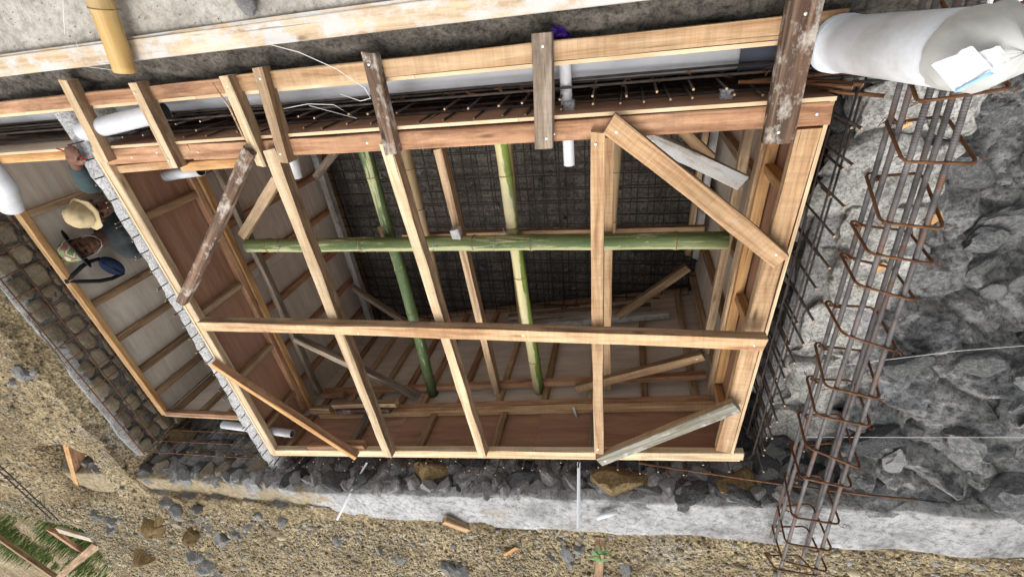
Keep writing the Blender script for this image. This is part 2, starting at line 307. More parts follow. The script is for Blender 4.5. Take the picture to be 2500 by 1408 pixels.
def tube_data(pts, rad, n=6, cap=True, hollow=0.0):
    vs = []; fs = []; mi = []; pts = [Vector(p) for p in pts]; m = len(pts)
    u = None
    for i, p in enumerate(pts):
        t = (pts[min(i+1, m-1)]-pts[max(i-1, 0)]).normalized()
        if u is None: u = t.orthogonal().normalized()
        else: u = (u-t*u.dot(t)).normalized()
        v = t.cross(u); r = rad[i] if isinstance(rad, (list, tuple)) else rad
        for k in range(n):
            a = 2*math.pi*k/n; vs.append(p+(u*math.cos(a)+v*math.sin(a))*r)
    for i in range(m-1):
        for k in range(n): fs.append((i*n+k, i*n+(k+1) % n, (i+1)*n+(k+1) % n, (i+1)*n+k)); mi.append(0)
    if hollow:
        for (e, inn) in ((0, 1), (m-1, m-2)):
            d = (pts[inn]-pts[e]).normalized()*0.12; b = len(vs); c = pts[e]
            for k in range(n): vs.append(c+(vs[e*n+k]-c)*hollow)
            for k in range(n): vs.append(c+d+(vs[e*n+k]-c)*hollow)
            for k in range(n):
                k2 = (k+1) % n; fs.append((e*n+k, e*n+k2, b+k2, b+k)); mi.append(1); fs.append((b+k, b+k2, b+n+k2, b+n+k)); mi.append(2)
            fs.append(tuple(b+n+k for k in range(n))); mi.append(2)
    elif cap:
        fs.append(tuple(reversed(range(n)))); mi.append(1); fs.append(tuple(range((m-1)*n, m*n))); mi.append(1)
    return vs, fs, mi
def tube(name, pts, r, mats, parent=None, n=6, hollow=0.0, smooth=True):
    pts = [Vector(p) for p in pts]; o0 = pts[0]
    vs, fs, mi = tube_data([p-o0 for p in pts], r, n, True, hollow)
    return link(name, mesh(name, vs, fs, mats, mi, smooth), Matrix.Translation(o0), parent)
_bars = {}
def rebar(name, p0, p1, r, mat, parent, tipmat='rebar_tip'):   # shared unit bar scaled to length
    p0 = Vector(p0); p1 = Vector(p1); L = (p1-p0).length; k = (round(L, 2), r, mat)
    if k not in _bars:
        vs, fs, mi = tube_data([(0, 0, 0), (k[0]*0.5, 0, 0), (k[0], 0, 0)], r, 6); _bars[k] = mesh('rebar', vs, fs, [mat, tipmat], mi, True)
    return link(name, _bars[k], frame(p0, p1), parent)
def fbm(p, o=4): return noise.fractal(Vector(p), 1.0, 2.1, o)
def rock_mesh(seed, sub=3, ang=0.35, mat='stone_grey', flat=1.0):
    rg = random.Random(seed); bm = bmesh.new(); bmesh.ops.create_icosphere(bm, subdivisions=sub, radius=1.0)
    off = Vector((rg.uniform(0, 99), rg.uniform(0, 99), rg.uniform(0, 99)))
    pl = [(Vector((rg.gauss(0, 1), rg.gauss(0, 1), rg.gauss(0, 1))).normalized(), rg.uniform(0.45, 0.8)) for _ in range(13)]
    for v in bm.verts:
        p = v.co.copy()
        for nn, d in pl:
            e = p.dot(nn)-d
            if e > 0: p -= nn*e*0.95
        p += v.co.normalized()*noise.fractal(p*2.0+off, 1.0, 2.2, 4)*ang*0.38; p *= 1.25
        v.co = p
    me = bpy.data.meshes.new('rock'); bm.to_mesh(me); bm.free(); me.materials.append(MATS[mat])
    me.polygons.foreach_set('use_smooth', [sub > 2]*len(me.polygons)); me.update(); me.set_sharp_from_angle(angle=math.radians(19)); return me
ROCKS = {m: [rock_mesh(100*i+k, 3, 0.4, m) for k in range(5)] for i, m in enumerate(('stone_dark', 'stone_grey', 'stone_ochre', 'stone_brown', 'stone_limed', 'mortar'))}
SMALL = {m: [rock_mesh(900+100*i+k, 2, 0.3, m) for k in range(4)] for i, m in enumerate(('stone_grey', 'stone_ochre', 'stone_brown', 'stone_dark'))}
def rot(rg, a=6.28): return Quaternion((rg.gauss(0, 1), rg.gauss(0, 1), rg.gauss(0, 1)), rg.uniform(0, a)) if a > 3 else Quaternion(Vector((rg.gauss(0, 1), rg.gauss(0, 1), rg.gauss(0, 1))).normalized(), rg.uniform(0, a))
# numpy value noise for sheets
def vn(x, y, s=0):
    xi = np.floor(x); yi = np.floor(y); fx = x-xi; fy = y-yi; fx = fx*fx*(3-2*fx); fy = fy*fy*(3-2*fy)
    def h(a, b): v = np.sin(a*127.1+b*311.7+s*74.7)*43758.5453; return v-np.floor(v)
    return (h(xi, yi)*(1-fx)+h(xi+1, yi)*fx)*(1-fy)+(h(xi, yi+1)*(1-fx)+h(xi+1, yi+1)*fx)*fy
def vf(x, y, o=4, s=0):
    r = 0; a = 0.5
    for k in range(o): r = r+a*(vn(x, y, s+k)-0.5); x = x*2.03+7.1; y = y*2.03+3.3; a *= 0.5
    return r
# ------------------------------------------------------------------ ground, slab, earth bank
WBX = [-9.0, -5.6, -2.5, 0.63, 2.1, 6.0]; WBY = [-3.95, -3.63, -3.3, -2.755, -2.55, -2.05]     # inner face line of the long stone wall
def ywall(x): return np.interp(x, WBX, WBY)
def sst(a, b, v): t = np.clip((v-a)/(b-a), 0, 1); return t*t*(3-2*t)
def ground_z(x, y):
    z = 0.085+0.10*vf(x*0.9, y*0.9, 3, 1)+0.055*vf(x*5, y*5, 4, 5)
    yw = ywall(x)
    z = z+0.16*sst(-4.9, -7.2, x)*sst(-4.6, -3.2, y)+0.10*sst(0.5, 2.0, yw-0.4-y)*vf(x*1.6, y*1.6, 3, 9)
    z = z+0.075*np.exp(-((yw-0.46-y)/0.10)**2)*(0.6+3*vf(x*3.1, y*3.1, 3, 15))*(y < yw-0.3)+0.10*sst(-2.2, -3.0, x+0.5*vf(x*2, y*2, 3, 18))*sst(0.75, 0.42, yw-y)+0.06*vf(x*11, y*11, 3, 25)*(vf(x*1.7, y*1.7, 2, 26) > 0)
    g = sst(-5.0, -5.7, y)*sst(-6.55, -7.4, x+(-5.07-y)*0.45*-1*-1)      # low green ground past the bank
    z = z-1.0*g
    hx, hy = -5.42, -3.52; z = z-0.75*np.exp(-(((x-hx)/0.26)**4+((y-hy)/0.30)**4))*(y < -3.1)
    main = (x > -4.62) & (x < 1.15) & (y > yw-0.2) & (y < 0.03)
    pit2 = (x >= 1.15) & (x < 6.0) & (y > yw-0.2) & (y < 2.2)
    z = np.where(main, -2.03+0.02*vf(x*4, y*4, 3, 3), z)
    z = np.where(pit2, -1.6+0*x, z)
    z = np.where((y >= 0.03) & (x < 1.15), -0.06, z)
    return z, main, pit2, g
gx = np.concatenate([-10-np.geomspace(60, 0.3, 16), np.arange(-10, 3.6, 0.04), 3.6+np.geomspace(0.3, 60, 16)])
gy = np.concatenate([-9-np.geomspace(60, 0.3, 16), np.arange(-9, 1.0, 0.04), 1.0+np.geomspace(0.2, 60, 14)])
X, Y = np.meshgrid(gx, gy, indexing='ij'); Z, _, _, _ = ground_z(X, Y)
def grid_object(name, X, Y, Z, mats, mfun=None, smooth=True, parent=None, loc=(0, 0, 0)):
    n, m = X.shape; vs = np.stack([X, Y, Z], -1).reshape(-1, 3)-np.array(loc)
    i = np.arange(n-1)[:, None]*m+np.arange(m-1)[None, :]
    f = np.stack([i, i+m, i+m+1, i+1], -1).reshape(-1, 4)
    me = bpy.data.meshes.new(name); me.vertices.add(len(vs)); me.vertices.foreach_set('co', vs.ravel().astype(np.float32))
    me.loops.add(f.size); me.loops.foreach_set('vertex_index', f.ravel().astype(np.int32)); me.polygons.add(len(f))
    me.polygons.foreach_set('loop_start', np.arange(0, f.size, 4, dtype=np.int32)); me.polygons.foreach_set('loop_total', np.full(len(f), 4, dtype=np.int32))
    for k in mats: me.materials.append(MATS[k])
    if mfun is not None: me.polygons.foreach_set('material_index', mfun(vs[f].mean(1)).astype(np.int32))
    me.update(calc_edges=True); me.validate(); me.polygons.foreach_set('use_smooth', [smooth]*len(me.polygons))
    return link(name, me, Matrix.Translation(Vector(loc)), parent)
def gm(c):
    _, a, b, _ = ground_z(c[:, 0], c[:, 1]); return np.where(a, 1, np.where(b, 2, 0))
o = grid_object('ground', X, Y, Z, ['soil', 'pit_floor', 'rubble_floor'], gm); o['kind'] = 'structure'
# dusty concrete slab on the near side (the photographer's floor)
sx = np.arange(-9, 0.96, 0.05); sy = np.concatenate([[0.086, 0.088], np.arange(0.1, 3.0, 0.05)])
X, Y = np.meshgrid(sx, sy, indexing='ij'); Z = 0.02+0.03*vf(X*3, Y*3, 4, 20); Z[:, 0] = -0.05
o = grid_object('slab', X, Y, Z, ['slab_dust']); o['kind'] = 'structure'
# dark cut bank under the board
s_ = np.linspace(0, 1, 40); bx = np.arange(-8, 1.2, 0.02); X, S = np.meshgrid(bx, s_, indexing='ij')
Y = 0.05-0.235*np.minimum(S*1.6, 1)+0.07*vf(X*5, S*7, 5, 31)*np.minimum(S*4, 1); Z = 0.005-0.13*np.minimum(S*1.6, 1)-0.9*np.maximum(S-0.62, 0)*2+0.10*vf(X*7+9, S*9, 5, 33)*np.minimum(S*4, 1)
o = grid_object('earth_bank', X, Y, Z, ['earth_dark']); o['kind'] = 'structure'

# ------------------------------------------------------------------ stone walls
def wall_shell(parent, pts, zb, zc, thick, nside, mface, mcap, amp=0.03, seed=0, capname='cap', capamp=0.03):
    pts = np.array(pts, float); d = np.r_[0, np.cumsum(np.hypot(*np.diff(pts, axis=0).T))]
    s = np.arange(0, d[-1], 0.035); px = np.interp(s, d, pts[:, 0]); py = np.interp(s, d, pts[:, 1])
    tx = np.gradient(px, s); ty = np.gradient(py, s); l = np.hypot(tx, ty); nx, ny = -ty/l*nside, tx/l*nside
    zz = np.arange(zb, zc, 0.035); S, ZZ = np.meshgrid(s, zz, indexing='ij')
    D = amp*2*vf(S*7, ZZ*7, 5, seed)-0.01+amp*1.1*(0.25-np.abs(vf(S*13, ZZ*13, 4, seed+5))); top = sst(zc-0.06, zc, ZZ)*0.015
    X = px[:, None]+nx[:, None]*(D-top); Y = py[:, None]+ny[:, None]*(D-top)
    loc = WM[parent].translation
    if nside > 0: X, Y, ZZ = X[::-1], Y[::-1], ZZ[::-1]
    grid_object('mortar_core', X, Y, ZZ, [mface], None, False, parent, loc)
    q = np.r_[-0.012, np.arange(0, thick+0.001, 0.035), thick+0.02, thick+0.05]; S, Q = np.meshgrid(s, q, indexing='ij')
    Zc = zc+capamp*2*vf(S*3, Q*3, 4, seed+50)-0.012; Zc[:, 0] -= 0.07; Zc[:, -1] -= 0.25; Zc[:, -2] -= 0.03
    E = 0.10*vf(S*4, Q*0, 5, seed+70)*np.clip(Q/0.1, 0.3, 1)
    X = px[:, None]-nx[:, None]*(Q+E*0.6); Y = py[:, None]-ny[:, None]*(Q+E*0.6)
    if nside < 0: X, Y, Zc = X[::-1], Y[::-1], Zc[::-1]
    grid_object(capname, X, Y, Zc, [mcap], None, True, parent, loc)
    def P(u, z, off=0.0):
        x = np.interp(u, s, px); y = np.interp(u, s, py); a = np.interp(u, s, nx); b = np.interp(u, s, ny)
        return Vector((x+a*off, y+b*off, z)), math.atan2(-a, b) if False else math.atan2(b, a)
    return P, d[-1]
def lay_stones(parent, P, u0, u1, z0, z1, wid, hgt, mats, seed, proud=0.0, depth=0.09, name='stone'):
    rg = random.Random(seed); z = z1-hgt*0.62; k = 0
    while z > z0:
        u = u0+rg.uniform(0, wid)
        while u < u1:
            w_ = wid*rg.uniform(0.6, 1.25); p, a = P(u+w_/2, z+rg.uniform(-.25, .25)*hgt, proud+rg.uniform(-.02, .02)); m = rg.choice(mats)
            M = Matrix.Translation(p) @ Matrix.Rotation(a, 4, 'Z') @ Matrix.Rotation(rg.uniform(-.3, .3), 4, 'X') @ Matrix.Diagonal((depth*rg.uniform(.7, 1.1), w_*0.52, hgt*rg.uniform(.45, .62), 1)) @ Matrix.Rotation(rg.choice((0, math.pi)), 4, 'X')
            link(name, rg.choice(ROCKS[m]), M, parent); u += w_*rg.uniform(0.92, 1.08); k += 1
        z -= hgt*rg.uniform(0.95, 1.15)
    return k
t = thing('stone_wall', 'long rubble stone wall with white plastered top running beyond the cream timber rim', 'stone wall', (-0.6, -3.1, -2))
pl = [(x, float(ywall(x))) for x in (-6.0, -4.5, -2.5, -1, 0.63, 2.1, 4.6)]
P, L = wall_shell(t, pl, -1.7, 0.15, 0.40, 1, 'mortar', 'plaster', 0.07, 2)
lay_stones(t, P, 0.1, 3.0, -0.45, 0.13, 0.22, 0.15, ['stone_grey', 'stone_brown', 'stone_dark', 'stone_grey'], 11)
lay_stones(t, P, 3.0, 7.3, -0.35, 0.12, 0.25, 0.16, ['stone_dark', 'stone_dark', 'stone_grey', 'stone_dark', 'stone_limed'], 12, -0.015, 0.085)
lay_stones(t, P, 7.3, 10.2, -0.12, 0.10, 0.34, 0.2, ['stone_limed', 'stone_limed', 'stone_grey', 'stone_limed', 'stone_dark'], 13, -0.02, 0.17)
lay_stones(t, P, 0.1, 7.4, -0.30, 0.14, 0.17, 0.13, ['mortar'], 14, -0.01, 0.075, 'mortar_lump')
for px, py, w_, h_ in ((1518, 1180, .17, .13), (1792, 1190, .17, .11), (1060, 1150, .2, .1), (445, 1060, .15, .1)):
    q = at(px, py, 0.02); yy = float(ywall(q.x)); q = Vector((q.x*yy/q.y, yy, 2-1.98*yy/q.y))
    link('stone', ROCKS['stone_ochre'][int(px) % 5], Matrix.Translation(q) @ Matrix.Diagonal((w_, .12, h_, 1)), t)['label'] = 'ochre yellow stone set in the grey wall'
t = thing('stone_wall', 'tan block stone wall with pale top edge beside the hanging bag', 'stone wall', (-4.5, -2.0, -2))
P, L = wall_shell(t, [(-4.40, 0.05), (-4.42, -1.6), (-4.47, -3.25)], -2.0, 0.11, 0.06, 1, 'mortar_dark', 'mortar', 0.03, 21, 'cap', 0.03)
_blk = []
def block_wall(parent, P, u0, u1, z0, z1, wid, hgt, seed):
    rgb = random.Random(seed); z = z1-hgt/2
    if not _blk:
        for k in range(6):
            bm = bmesh.new(); bmesh.ops.create_cube(bm, size=1.0); bmesh.ops.subdivide_edges(bm, edges=bm.edges, cuts=4, use_grid_fill=True); of = Vector((k*9.1, 3.3, k*2.7))
            for v in bm.verts:
                q = v.co.copy(); rr = math.hypot(q.y, q.z)/0.707; q.y *= 1-.30*max(0, rr-.55); q.z *= 1-.30*max(0, rr-.55); q.x -= .16*rr**3*(1 if q.x > 0 else 0)
                v.co = q+Vector((noise.fractal(q*3+of, 1, 2, 3)*.14, noise.fractal(q*3+of*2, 1, 2, 3)*.10, noise.fractal(q*3+of*3, 1, 2, 3)*.10))
            me = bpy.data.meshes.new('stone'); bm.to_mesh(me); bm.free(); me.materials.append(MATS['stone_brown']); me.polygons.foreach_set('use_smooth', [True]*len(me.polygons)); _blk.append(me)
    while z > z0:
        u = u0-rgb.uniform(0, wid)
        while u < u1:
            w_ = wid*rgb.uniform(.7, 1.2); p, a = P(u+w_/2, z+rgb.uniform(-.01, .01), -0.03+rgb.uniform(-.012, .008))
            link('stone', rgb.choice(_blk), Matrix.Translation(p) @ Matrix.Rotation(a, 4, 'Z') @ Matrix.Rotation(rgb.uniform(-.1, .1), 4, 'X') @ Matrix.Diagonal((.10, w_*.90, hgt*.88, 1)), parent); u += w_
        z -= hgt
block_wall(t, P, 0.5, 3.25, -0.75, 0.085, 0.20, 0.135, 22)
t = thing('stone_wall', 'low cream topped stone cross wall beneath the long rebar cage', 'stone wall', (1.15, -1.2, -2))
P, L = wall_shell(t, [(0.99, 0.9), (0.98, -1.0), (0.95, -2.75)], -2.0, -0.33, 0.42, -1, 'mortar_dark', 'mortar', 0.03, 41, 'bed')
lay_stones(t, P, 0.6, 3.6, -1.0, -0.40, 0.26, 0.18, ['stone_dark', 'stone_grey', 'stone_dark'], 42)
def rough_block(name, c, size, mat, parent, seed, amp=0.018, rz=0.0):
    bm = bmesh.new(); bmesh.ops.create_cube(bm, size=1.0); bmesh.ops.subdivide_edges(bm, edges=bm.edges, cuts=9, use_grid_fill=True)
    s = Vector(size); off = Vector((seed*3.7, seed*1.3, 5.1))
    for v in bm.verts:
        r = max(abs(v.co.x), abs(v.co.y)); p = Vector((v.co.x*s.x, v.co.y*s.y, v.co.z*s.z))
        k = (abs(v.co.x)*2)**6*0.10+(abs(v.co.y)*2)**6*0.10
        p.x *= 1-0.03*(abs(v.co.y)*2)**9; p.y *= 1-0.02*(abs(v.co.x)*2)**9
        p += Vector((noise.fractal(p*5+off, 1, 2, 4), noise.fractal(p*5+off*2, 1, 2, 4), noise.fractal(p*6+off*3, 1, 2, 4)*0.8))*amp*1.6
        if v.co.z > 0.4: p.z -= k*0.05
        v.co = p
    me = bpy.data.meshes.new(name); bm.to_mesh(me); bm.free(); me.materials.append(MATS[mat]); me.polygons.foreach_set('use_smooth', [True]*len(me.polygons))
    return link(name, me, Matrix.Translation(Vector(c)) @ Matrix.Rotation(rz, 4, 'Z'), parent)
y = 0.45; rg = random.Random(3); k = 0
while y > -2.55:
    l = rg.uniform(0.2, 0.4); xl = 0.95+rg.uniform(-0.03, 0.10); xr = 1.36+rg.uniform(-0.03, 0.06)
    rough_block('cap_stone', ((xl+xr)/2, y-l/2, -0.34+rg.uniform(-.02, .02)), (xr-xl, l*0.97, 0.13), 'stone_cream', t, k+1, 0.05, rg.uniform(-.06, .06)); y -= l; k += 1
t = thing('stone_wall', 'far low stone wall with pale top carrying a small dark rebar cage', 'stone wall', (-6.1, -3.8, -0.2))
P, L = wall_shell(t, [(-6.0, -2.6), (-6.05, -3.5), (-6.1, -4.35)], -0.3, 0.17, 0.3, 1, 'mortar', 'concrete_strip', 0.03, 61, 'cap', 0.03)

# mortared rubble slope filling the second pit
def slope_z(x, y):
    v = y-ywall(x); z = -0.08-0.72*sst(-0.05, 1.9, v)-0.25*sst(1.5, 3.2, v)
    rs = np.random.RandomState(3); cx = rs.uniform(1.1, 4.2, 190); cy = rs.uniform(-3.0, 0.9, 190); cr = rs.uniform(0.7, 1.25, 190); ch = rs.uniform(-.035, .05, 190); tx = rs.uniform(-.28, .28, 190); ty = rs.uniform(-.28, .28, 190)
    wx = x+0.07*vf(x*7, y*7, 3, 61); wy = y+0.07*vf(x*7, y*7, 3, 62)
    d1 = np.full(x.shape, 9.0); d2 = d1.copy(); hh = np.zeros(x.shape); idx = np.zeros(x.shape, int)
    for k in range(190):
        dx, dy = wx-cx[k], wy-cy[k]; d = np.hypot(dx*0.8, dy*1.15)/cr[k]; nb = d < d1
        d2 = np.where(nb, d1, np.minimum(d2, d)); hh = np.where(nb, ch[k]+tx[k]*dx+ty[k]*dy, hh); idx = np.where(nb, k, idx); d1 = np.where(nb, d, d1)
    e = np.clip((d2-d1)/0.09, 0, 1); amt = np.interp(y, [-2.8, -1.0, -0.2, 0.4], [1, 1, .6, .25])
    bl = lambda f, sd: 0.25-np.abs(vf(x*f+vf(x*3, y*3, 2, sd+3), y*f, 4, sd))
    z = z+amt*(e**.45*0.085+hh*e*1.0)+0.09*vf(x*4, y*4, 5, 63)+(0.14*bl(5, 65)+0.09*bl(10, 66)+0.05*bl(21, 67)+0.025*bl(42, 68))*(0.35+0.65*amt)
    return z, e, idx
rx = np.concatenate([np.arange(1.28, 3.6, 0.013), 3.6+np.geomspace(.03, 2.2, 14)]); tv = np.arange(-0.03, 3.3, 0.015)
X, T = np.meshgrid(rx, tv, indexing='ij'); Y = ywall(X)+T; Z, E_, I_ = slope_z(X, Y)
o = grid_object('rubble_slope', X, Y, Z, ['rubble_floor'], None, False); o['kind'] = 'structure'
ca = o.data.color_attributes.new('stone', 'FLOAT_COLOR', 'POINT'); rs = np.random.RandomState(8); tone = rs.uniform(0, 1, 190)
ca.data.foreach_set('color', np.stack([E_, tone[I_], E_*0, E_*0+1], -1).reshape(-1).astype(np.float32))
rg = random.Random(5)
for k in range(110):
    x = rg.uniform(1.45, 3.0); y = rg.uniform(-2.4, 0.1); s = rg.uniform(0.04, 0.14) if y < -0.8 else rg.uniform(0.02, 0.07)
    z = float(slope_z(np.array([x]), np.array([y]))[0][0]); m = rg.choice(['stone_limed', 'stone_grey', 'stone_limed', 'stone_dark'])
    o = link('rubble_stone', rg.choice(ROCKS[m]), Matrix.Translation((x, y, z+s*0.02)) @ rot(rg, .7).to_matrix().to_4x4() @ Matrix.Rotation(rg.uniform(0, 6.3), 4, 'Z') @ Matrix.Diagonal((s*1.35, s*.9, s*0.5, 1)))
    tag(o, 'grey mortar smeared stone bedded in the rubble slope beside the rebar cage', 'stone', 'stones in the rubble slope')
# loose rocks on the soil beyond the white wall top: (pixel, radius px, material)
LOOSE = [(60, 900, 20, 'stone_grey'), (245, 1200, 14, 'stone_grey'), (240, 1250, 13, 'stone_grey'), (276, 1265, 15, 'stone_grey'), (275, 1285, 12, 'stone_grey'), (325, 1215, 13, 'stone_grey'), (410, 1222, 16, 'stone_grey'), (430, 1240, 14, 'stone_grey'), (440, 1250, 11, 'stone_grey'), (460, 1220, 11, 'stone_grey'), (482, 1240, 12, 'stone_grey'), (505, 1250, 13, 'stone_grey'), (490, 1260, 11, 'stone_grey'), (510, 1280, 12, 'stone_grey'),
 (375, 1270, 24, 'stone_ochre'), (395, 1255, 16, 'stone_ochre'), (435, 1268, 15, 'stone_brown'), (355, 1290, 12, 'stone_grey'), (480, 1290, 20, 'stone_ochre'), (465, 1265, 12, 'stone_brown'), (360, 1345, 26, 'stone_ochre'), (545, 1300, 20, 'stone_grey'), (575, 1295, 14, 'stone_grey'), (610, 1275, 13, 'stone_grey'), (618, 1268, 10, 'stone_grey'), (595, 1270, 9, 'stone_grey'), (630, 1255, 12, 'stone_grey'), (485, 1345, 20, 'stone_grey'), (510, 1365, 18, 'stone_grey'), (535, 1400, 13, 'stone_grey'), (690, 1268, 12, 'stone_grey'), (675, 1290, 12, 'stone_brown'),
 (825, 1315, 13, 'stone_grey'), (880, 1315, 8, 'stone_grey'), (930, 1335, 12, 'stone_grey'), (980, 1355, 14, 'stone_grey'), (1095, 1372, 20, 'stone_grey'), (1120, 1380, 20, 'stone_grey'), (1110, 1330, 9, 'stone_grey'), (1135, 1370, 10, 'stone_brown'), (1385, 1340, 22, 'stone_grey'), (1418, 1330, 18, 'stone_grey'), (1370, 1312, 9, 'stone_grey'), (1390, 1370, 14, 'stone_grey'), (1532, 1378, 20, 'stone_grey'), (1530, 1402, 12, 'stone_grey'), (1365, 1402, 12, 'stone_grey'), (1345, 1352, 10, 'stone_grey'), (790, 1322, 9, 'stone_brown'), (900, 1300, 8, 'stone_brown'), (150, 1290, 9, 'stone_grey'), (35, 930, 11, 'stone_grey'), (85, 905, 9, 'stone_grey')]
def ground_hit(px, py):
    z = 0.1
    for _ in range(8):
        p = at(px, py, z); z = float(ground_z(np.array(p.x), np.array(p.y))[0])
    return at(px, py, z)
for k, (px, py, r, m) in enumerate(LOOSE):
    p = ground_hit(px, py+r*0.35); s = r*(p-Vector((0, 0, H))).length/F*0.85
    o = link('loose_rock', ROCKS[m][k % 5], Matrix.Translation(p+Vector((0, 0, s*0.05))) @ rot(rg).to_matrix().to_4x4() @ Matrix.Diagonal((s*1.1, s*0.9, s*0.8, 1)))
    lb = {'stone_grey': ('small grey rock lying loose on the tan soil', 'grey rocks on the soil'), 'stone_ochre': ('ochre yellow rock half buried in the tan soil', 'ochre rocks on the soil'), 'stone_brown': ('brown rock lying loose on the tan soil', 'brown rocks on the soil')}[m]
    tag(o, lb[0], 'rock', lb[1])
# gravel: too many to count
def gravel(name, label, pts, sizes, mat):
    bm = bmesh.new(); bmesh.ops.create_icosphere(bm, subdivisions=1, radius=1.0); bv = np.array([v.co[:] for v in bm.verts]); bf = np.array([[v.index for v in f.verts] for f in bm.faces]); bm.free()
    n = len(pts); q = np.random.normal(size=(n, 4)); q /= np.linalg.norm(q, axis=1)[:, None]; a, b, c, d = q.T
    R = np.stack([1-2*(c*c+d*d), 2*(b*c-a*d), 2*(b*d+a*c), 2*(b*c+a*d), 1-2*(b*b+d*d), 2*(c*d-a*b), 2*(b*d-a*c), 2*(c*d+a*b), 1-2*(b*b+c*c)], -1).reshape(n, 3, 3)
    j = bv[None]*(1+np.random.uniform(-.3, .25, (n, len(bv), 1)))*(np.array(sizes)[:, None, None]*np.random.uniform(.6, 1.2, (n, 1, 3)))
    V = np.einsum('nij,nkj->nki', R, j)+np.array(pts)[:, None]; Fc = bf[None]+(np.arange(n)*len(bv))[:, None, None]
    me = bpy.data.meshes.new(name); V = V.reshape(-1, 3); Fc = Fc.reshape(-1, 3)
    me.vertices.add(len(V)); me.vertices.foreach_set('co', V.ravel().astype(np.float32)); me.loops.add(Fc.size); me.loops.foreach_set('vertex_index', Fc.ravel().astype(np.int32))
    me.polygons.add(len(Fc)); me.polygons.foreach_set('loop_start', np.arange(0, Fc.size, 3, dtype=np.int32)); me.polygons.foreach_set('loop_total', np.full(len(Fc), 3, dtype=np.int32))
    me.materials.append(MATS[mat]); me.update(calc_edges=True); o = link(name, me, Matrix.Identity(4)); o['kind'] = 'stuff'; tag(o, label, 'gravel'); return o
n = 60000; gxs = np.random.uniform(-8.5, 3.0, n); gys = ywall(gxs)-0.43-np.abs(np.random.normal(0, 1.5, n))
dn = vf(gxs*1.3, gys*1.3, 3, 77)+0.15 > np.random.uniform(-.25, .25, n); gxs, gys = gxs[dn], gys[dn]
gz = ground_z(gxs, gys); ok = gz[3] < 0.2; gxs, gys, gzz = gxs[ok], gys[ok], gz[0][ok]
gravel('gravel', 'loose tan and grey gravel spread over the soil beyond the white wall top', np.stack([gxs, gys, gzz+0.002], -1), np.random.lognormal(-5.0, 0.55, len(gxs)).clip(0.0025, 0.026), 'pebble')
n = 5000; gxs = np.random.uniform(-8, -4.6, n); gys = np.random.uniform(-4.0, 0, n); gz = ground_z(gxs, gys)[0]
gravel('gravel', 'sparse pale gravel on the soil bank outside the tan block wall', np.stack([gxs, gys, gz+0.002], -1), np.random.lognormal(-4.8, 0.5, n).clip(0.003, 0.03), 'pebble')
n = 800; gxs = np.random.uniform(-4, 0.9, n); gys = 0.1+np.abs(np.random.normal(0, 0.25, n)); 
gravel('sand_grit', 'pale sandy grit scattered on the dusty concrete slab', np.stack([gxs, gys, np.full(n, 0.026)], -1), np.random.uniform(0.001, 0.0045, n), 'pebble')
n = 260; gxs = np.random.uniform(-2.7, 0.55, n); gys = np.random.uniform(-2.9, -0.5, n)
gravel('debris', 'pale stone chips scattered over the dark tank floor', np.stack([gxs, gys, np.full(n, -2.0)], -1), np.random.lognormal(-4.4, 0.5, n).clip(0.005, 0.035), 'stone_limed')
n = 900; gxs = np.concatenate([np.random.normal(-4.6, 1.0, n//2), np.random.uniform(-7, 2.5, n-n//2)]); gys = ywall(gxs)-0.5-np.abs(np.random.normal(0, 0.9, n)); gz = ground_z(gxs, gys); ok = gz[3] < .2
gravel('rubble', 'small mixed rubble half sunk in the soil beyond the white wall top', np.stack([gxs, gys, gz[0]], -1)[ok], np.random.lognormal(-3.9, 0.4, n).clip(0.01, 0.05)[ok], 'pebble')
# grass on the low ground past the bank
n = 14000; gxs = np.random.uniform(-14, -6.5, n); gys = np.random.uniform(-10, -5.0, n); z4 = ground_z(gxs, gys); ok = (z4[3] > 0.55) & (vf(gxs*1.2, gys*1.2, 3, 88) > -0.10); gxs, gys, gz = gxs[ok], gys[ok], z4[0][ok]
n = len(gxs); a = np.random.uniform(0, 6.28, n); hgt = np.random.uniform(0.08, 0.32, n); lean = np.random.uniform(0.02, 0.22, n); wd = np.random.uniform(0.006, 0.016, n)
b0 = np.stack([gxs, gys, gz], -1); sx_ = np.stack([np.cos(a), np.sin(a), np.zeros(n)], -1)*wd[:, None]; ln = np.stack([-np.sin(a), np.cos(a), np.zeros(n)], -1)*lean[:, None]; up = np.array([0, 0, 1.0])*hgt[:, None]
V = np.stack([b0-sx_, b0+sx_, b0+up*0.6+ln*0.4+sx_*0.7, b0+up*0.6+ln*0.4-sx_*0.7, b0+up+ln], 1).reshape(-1, 3); i5 = np.arange(n)*5
me = bpy.data.meshes.new('grass'); me.from_pydata(V.tolist(), [], [f for i in i5.tolist() for f in ((i, i+1, i+2, i+3), (i+3, i+2, i+4))]); me.materials.append(MATS['grass_blade'])
o = link('grass', me, Matrix.Identity(4)); o['kind'] = 'stuff'; tag(o, 'bright green grass growing on the low ground past the soil bank', 'grass')
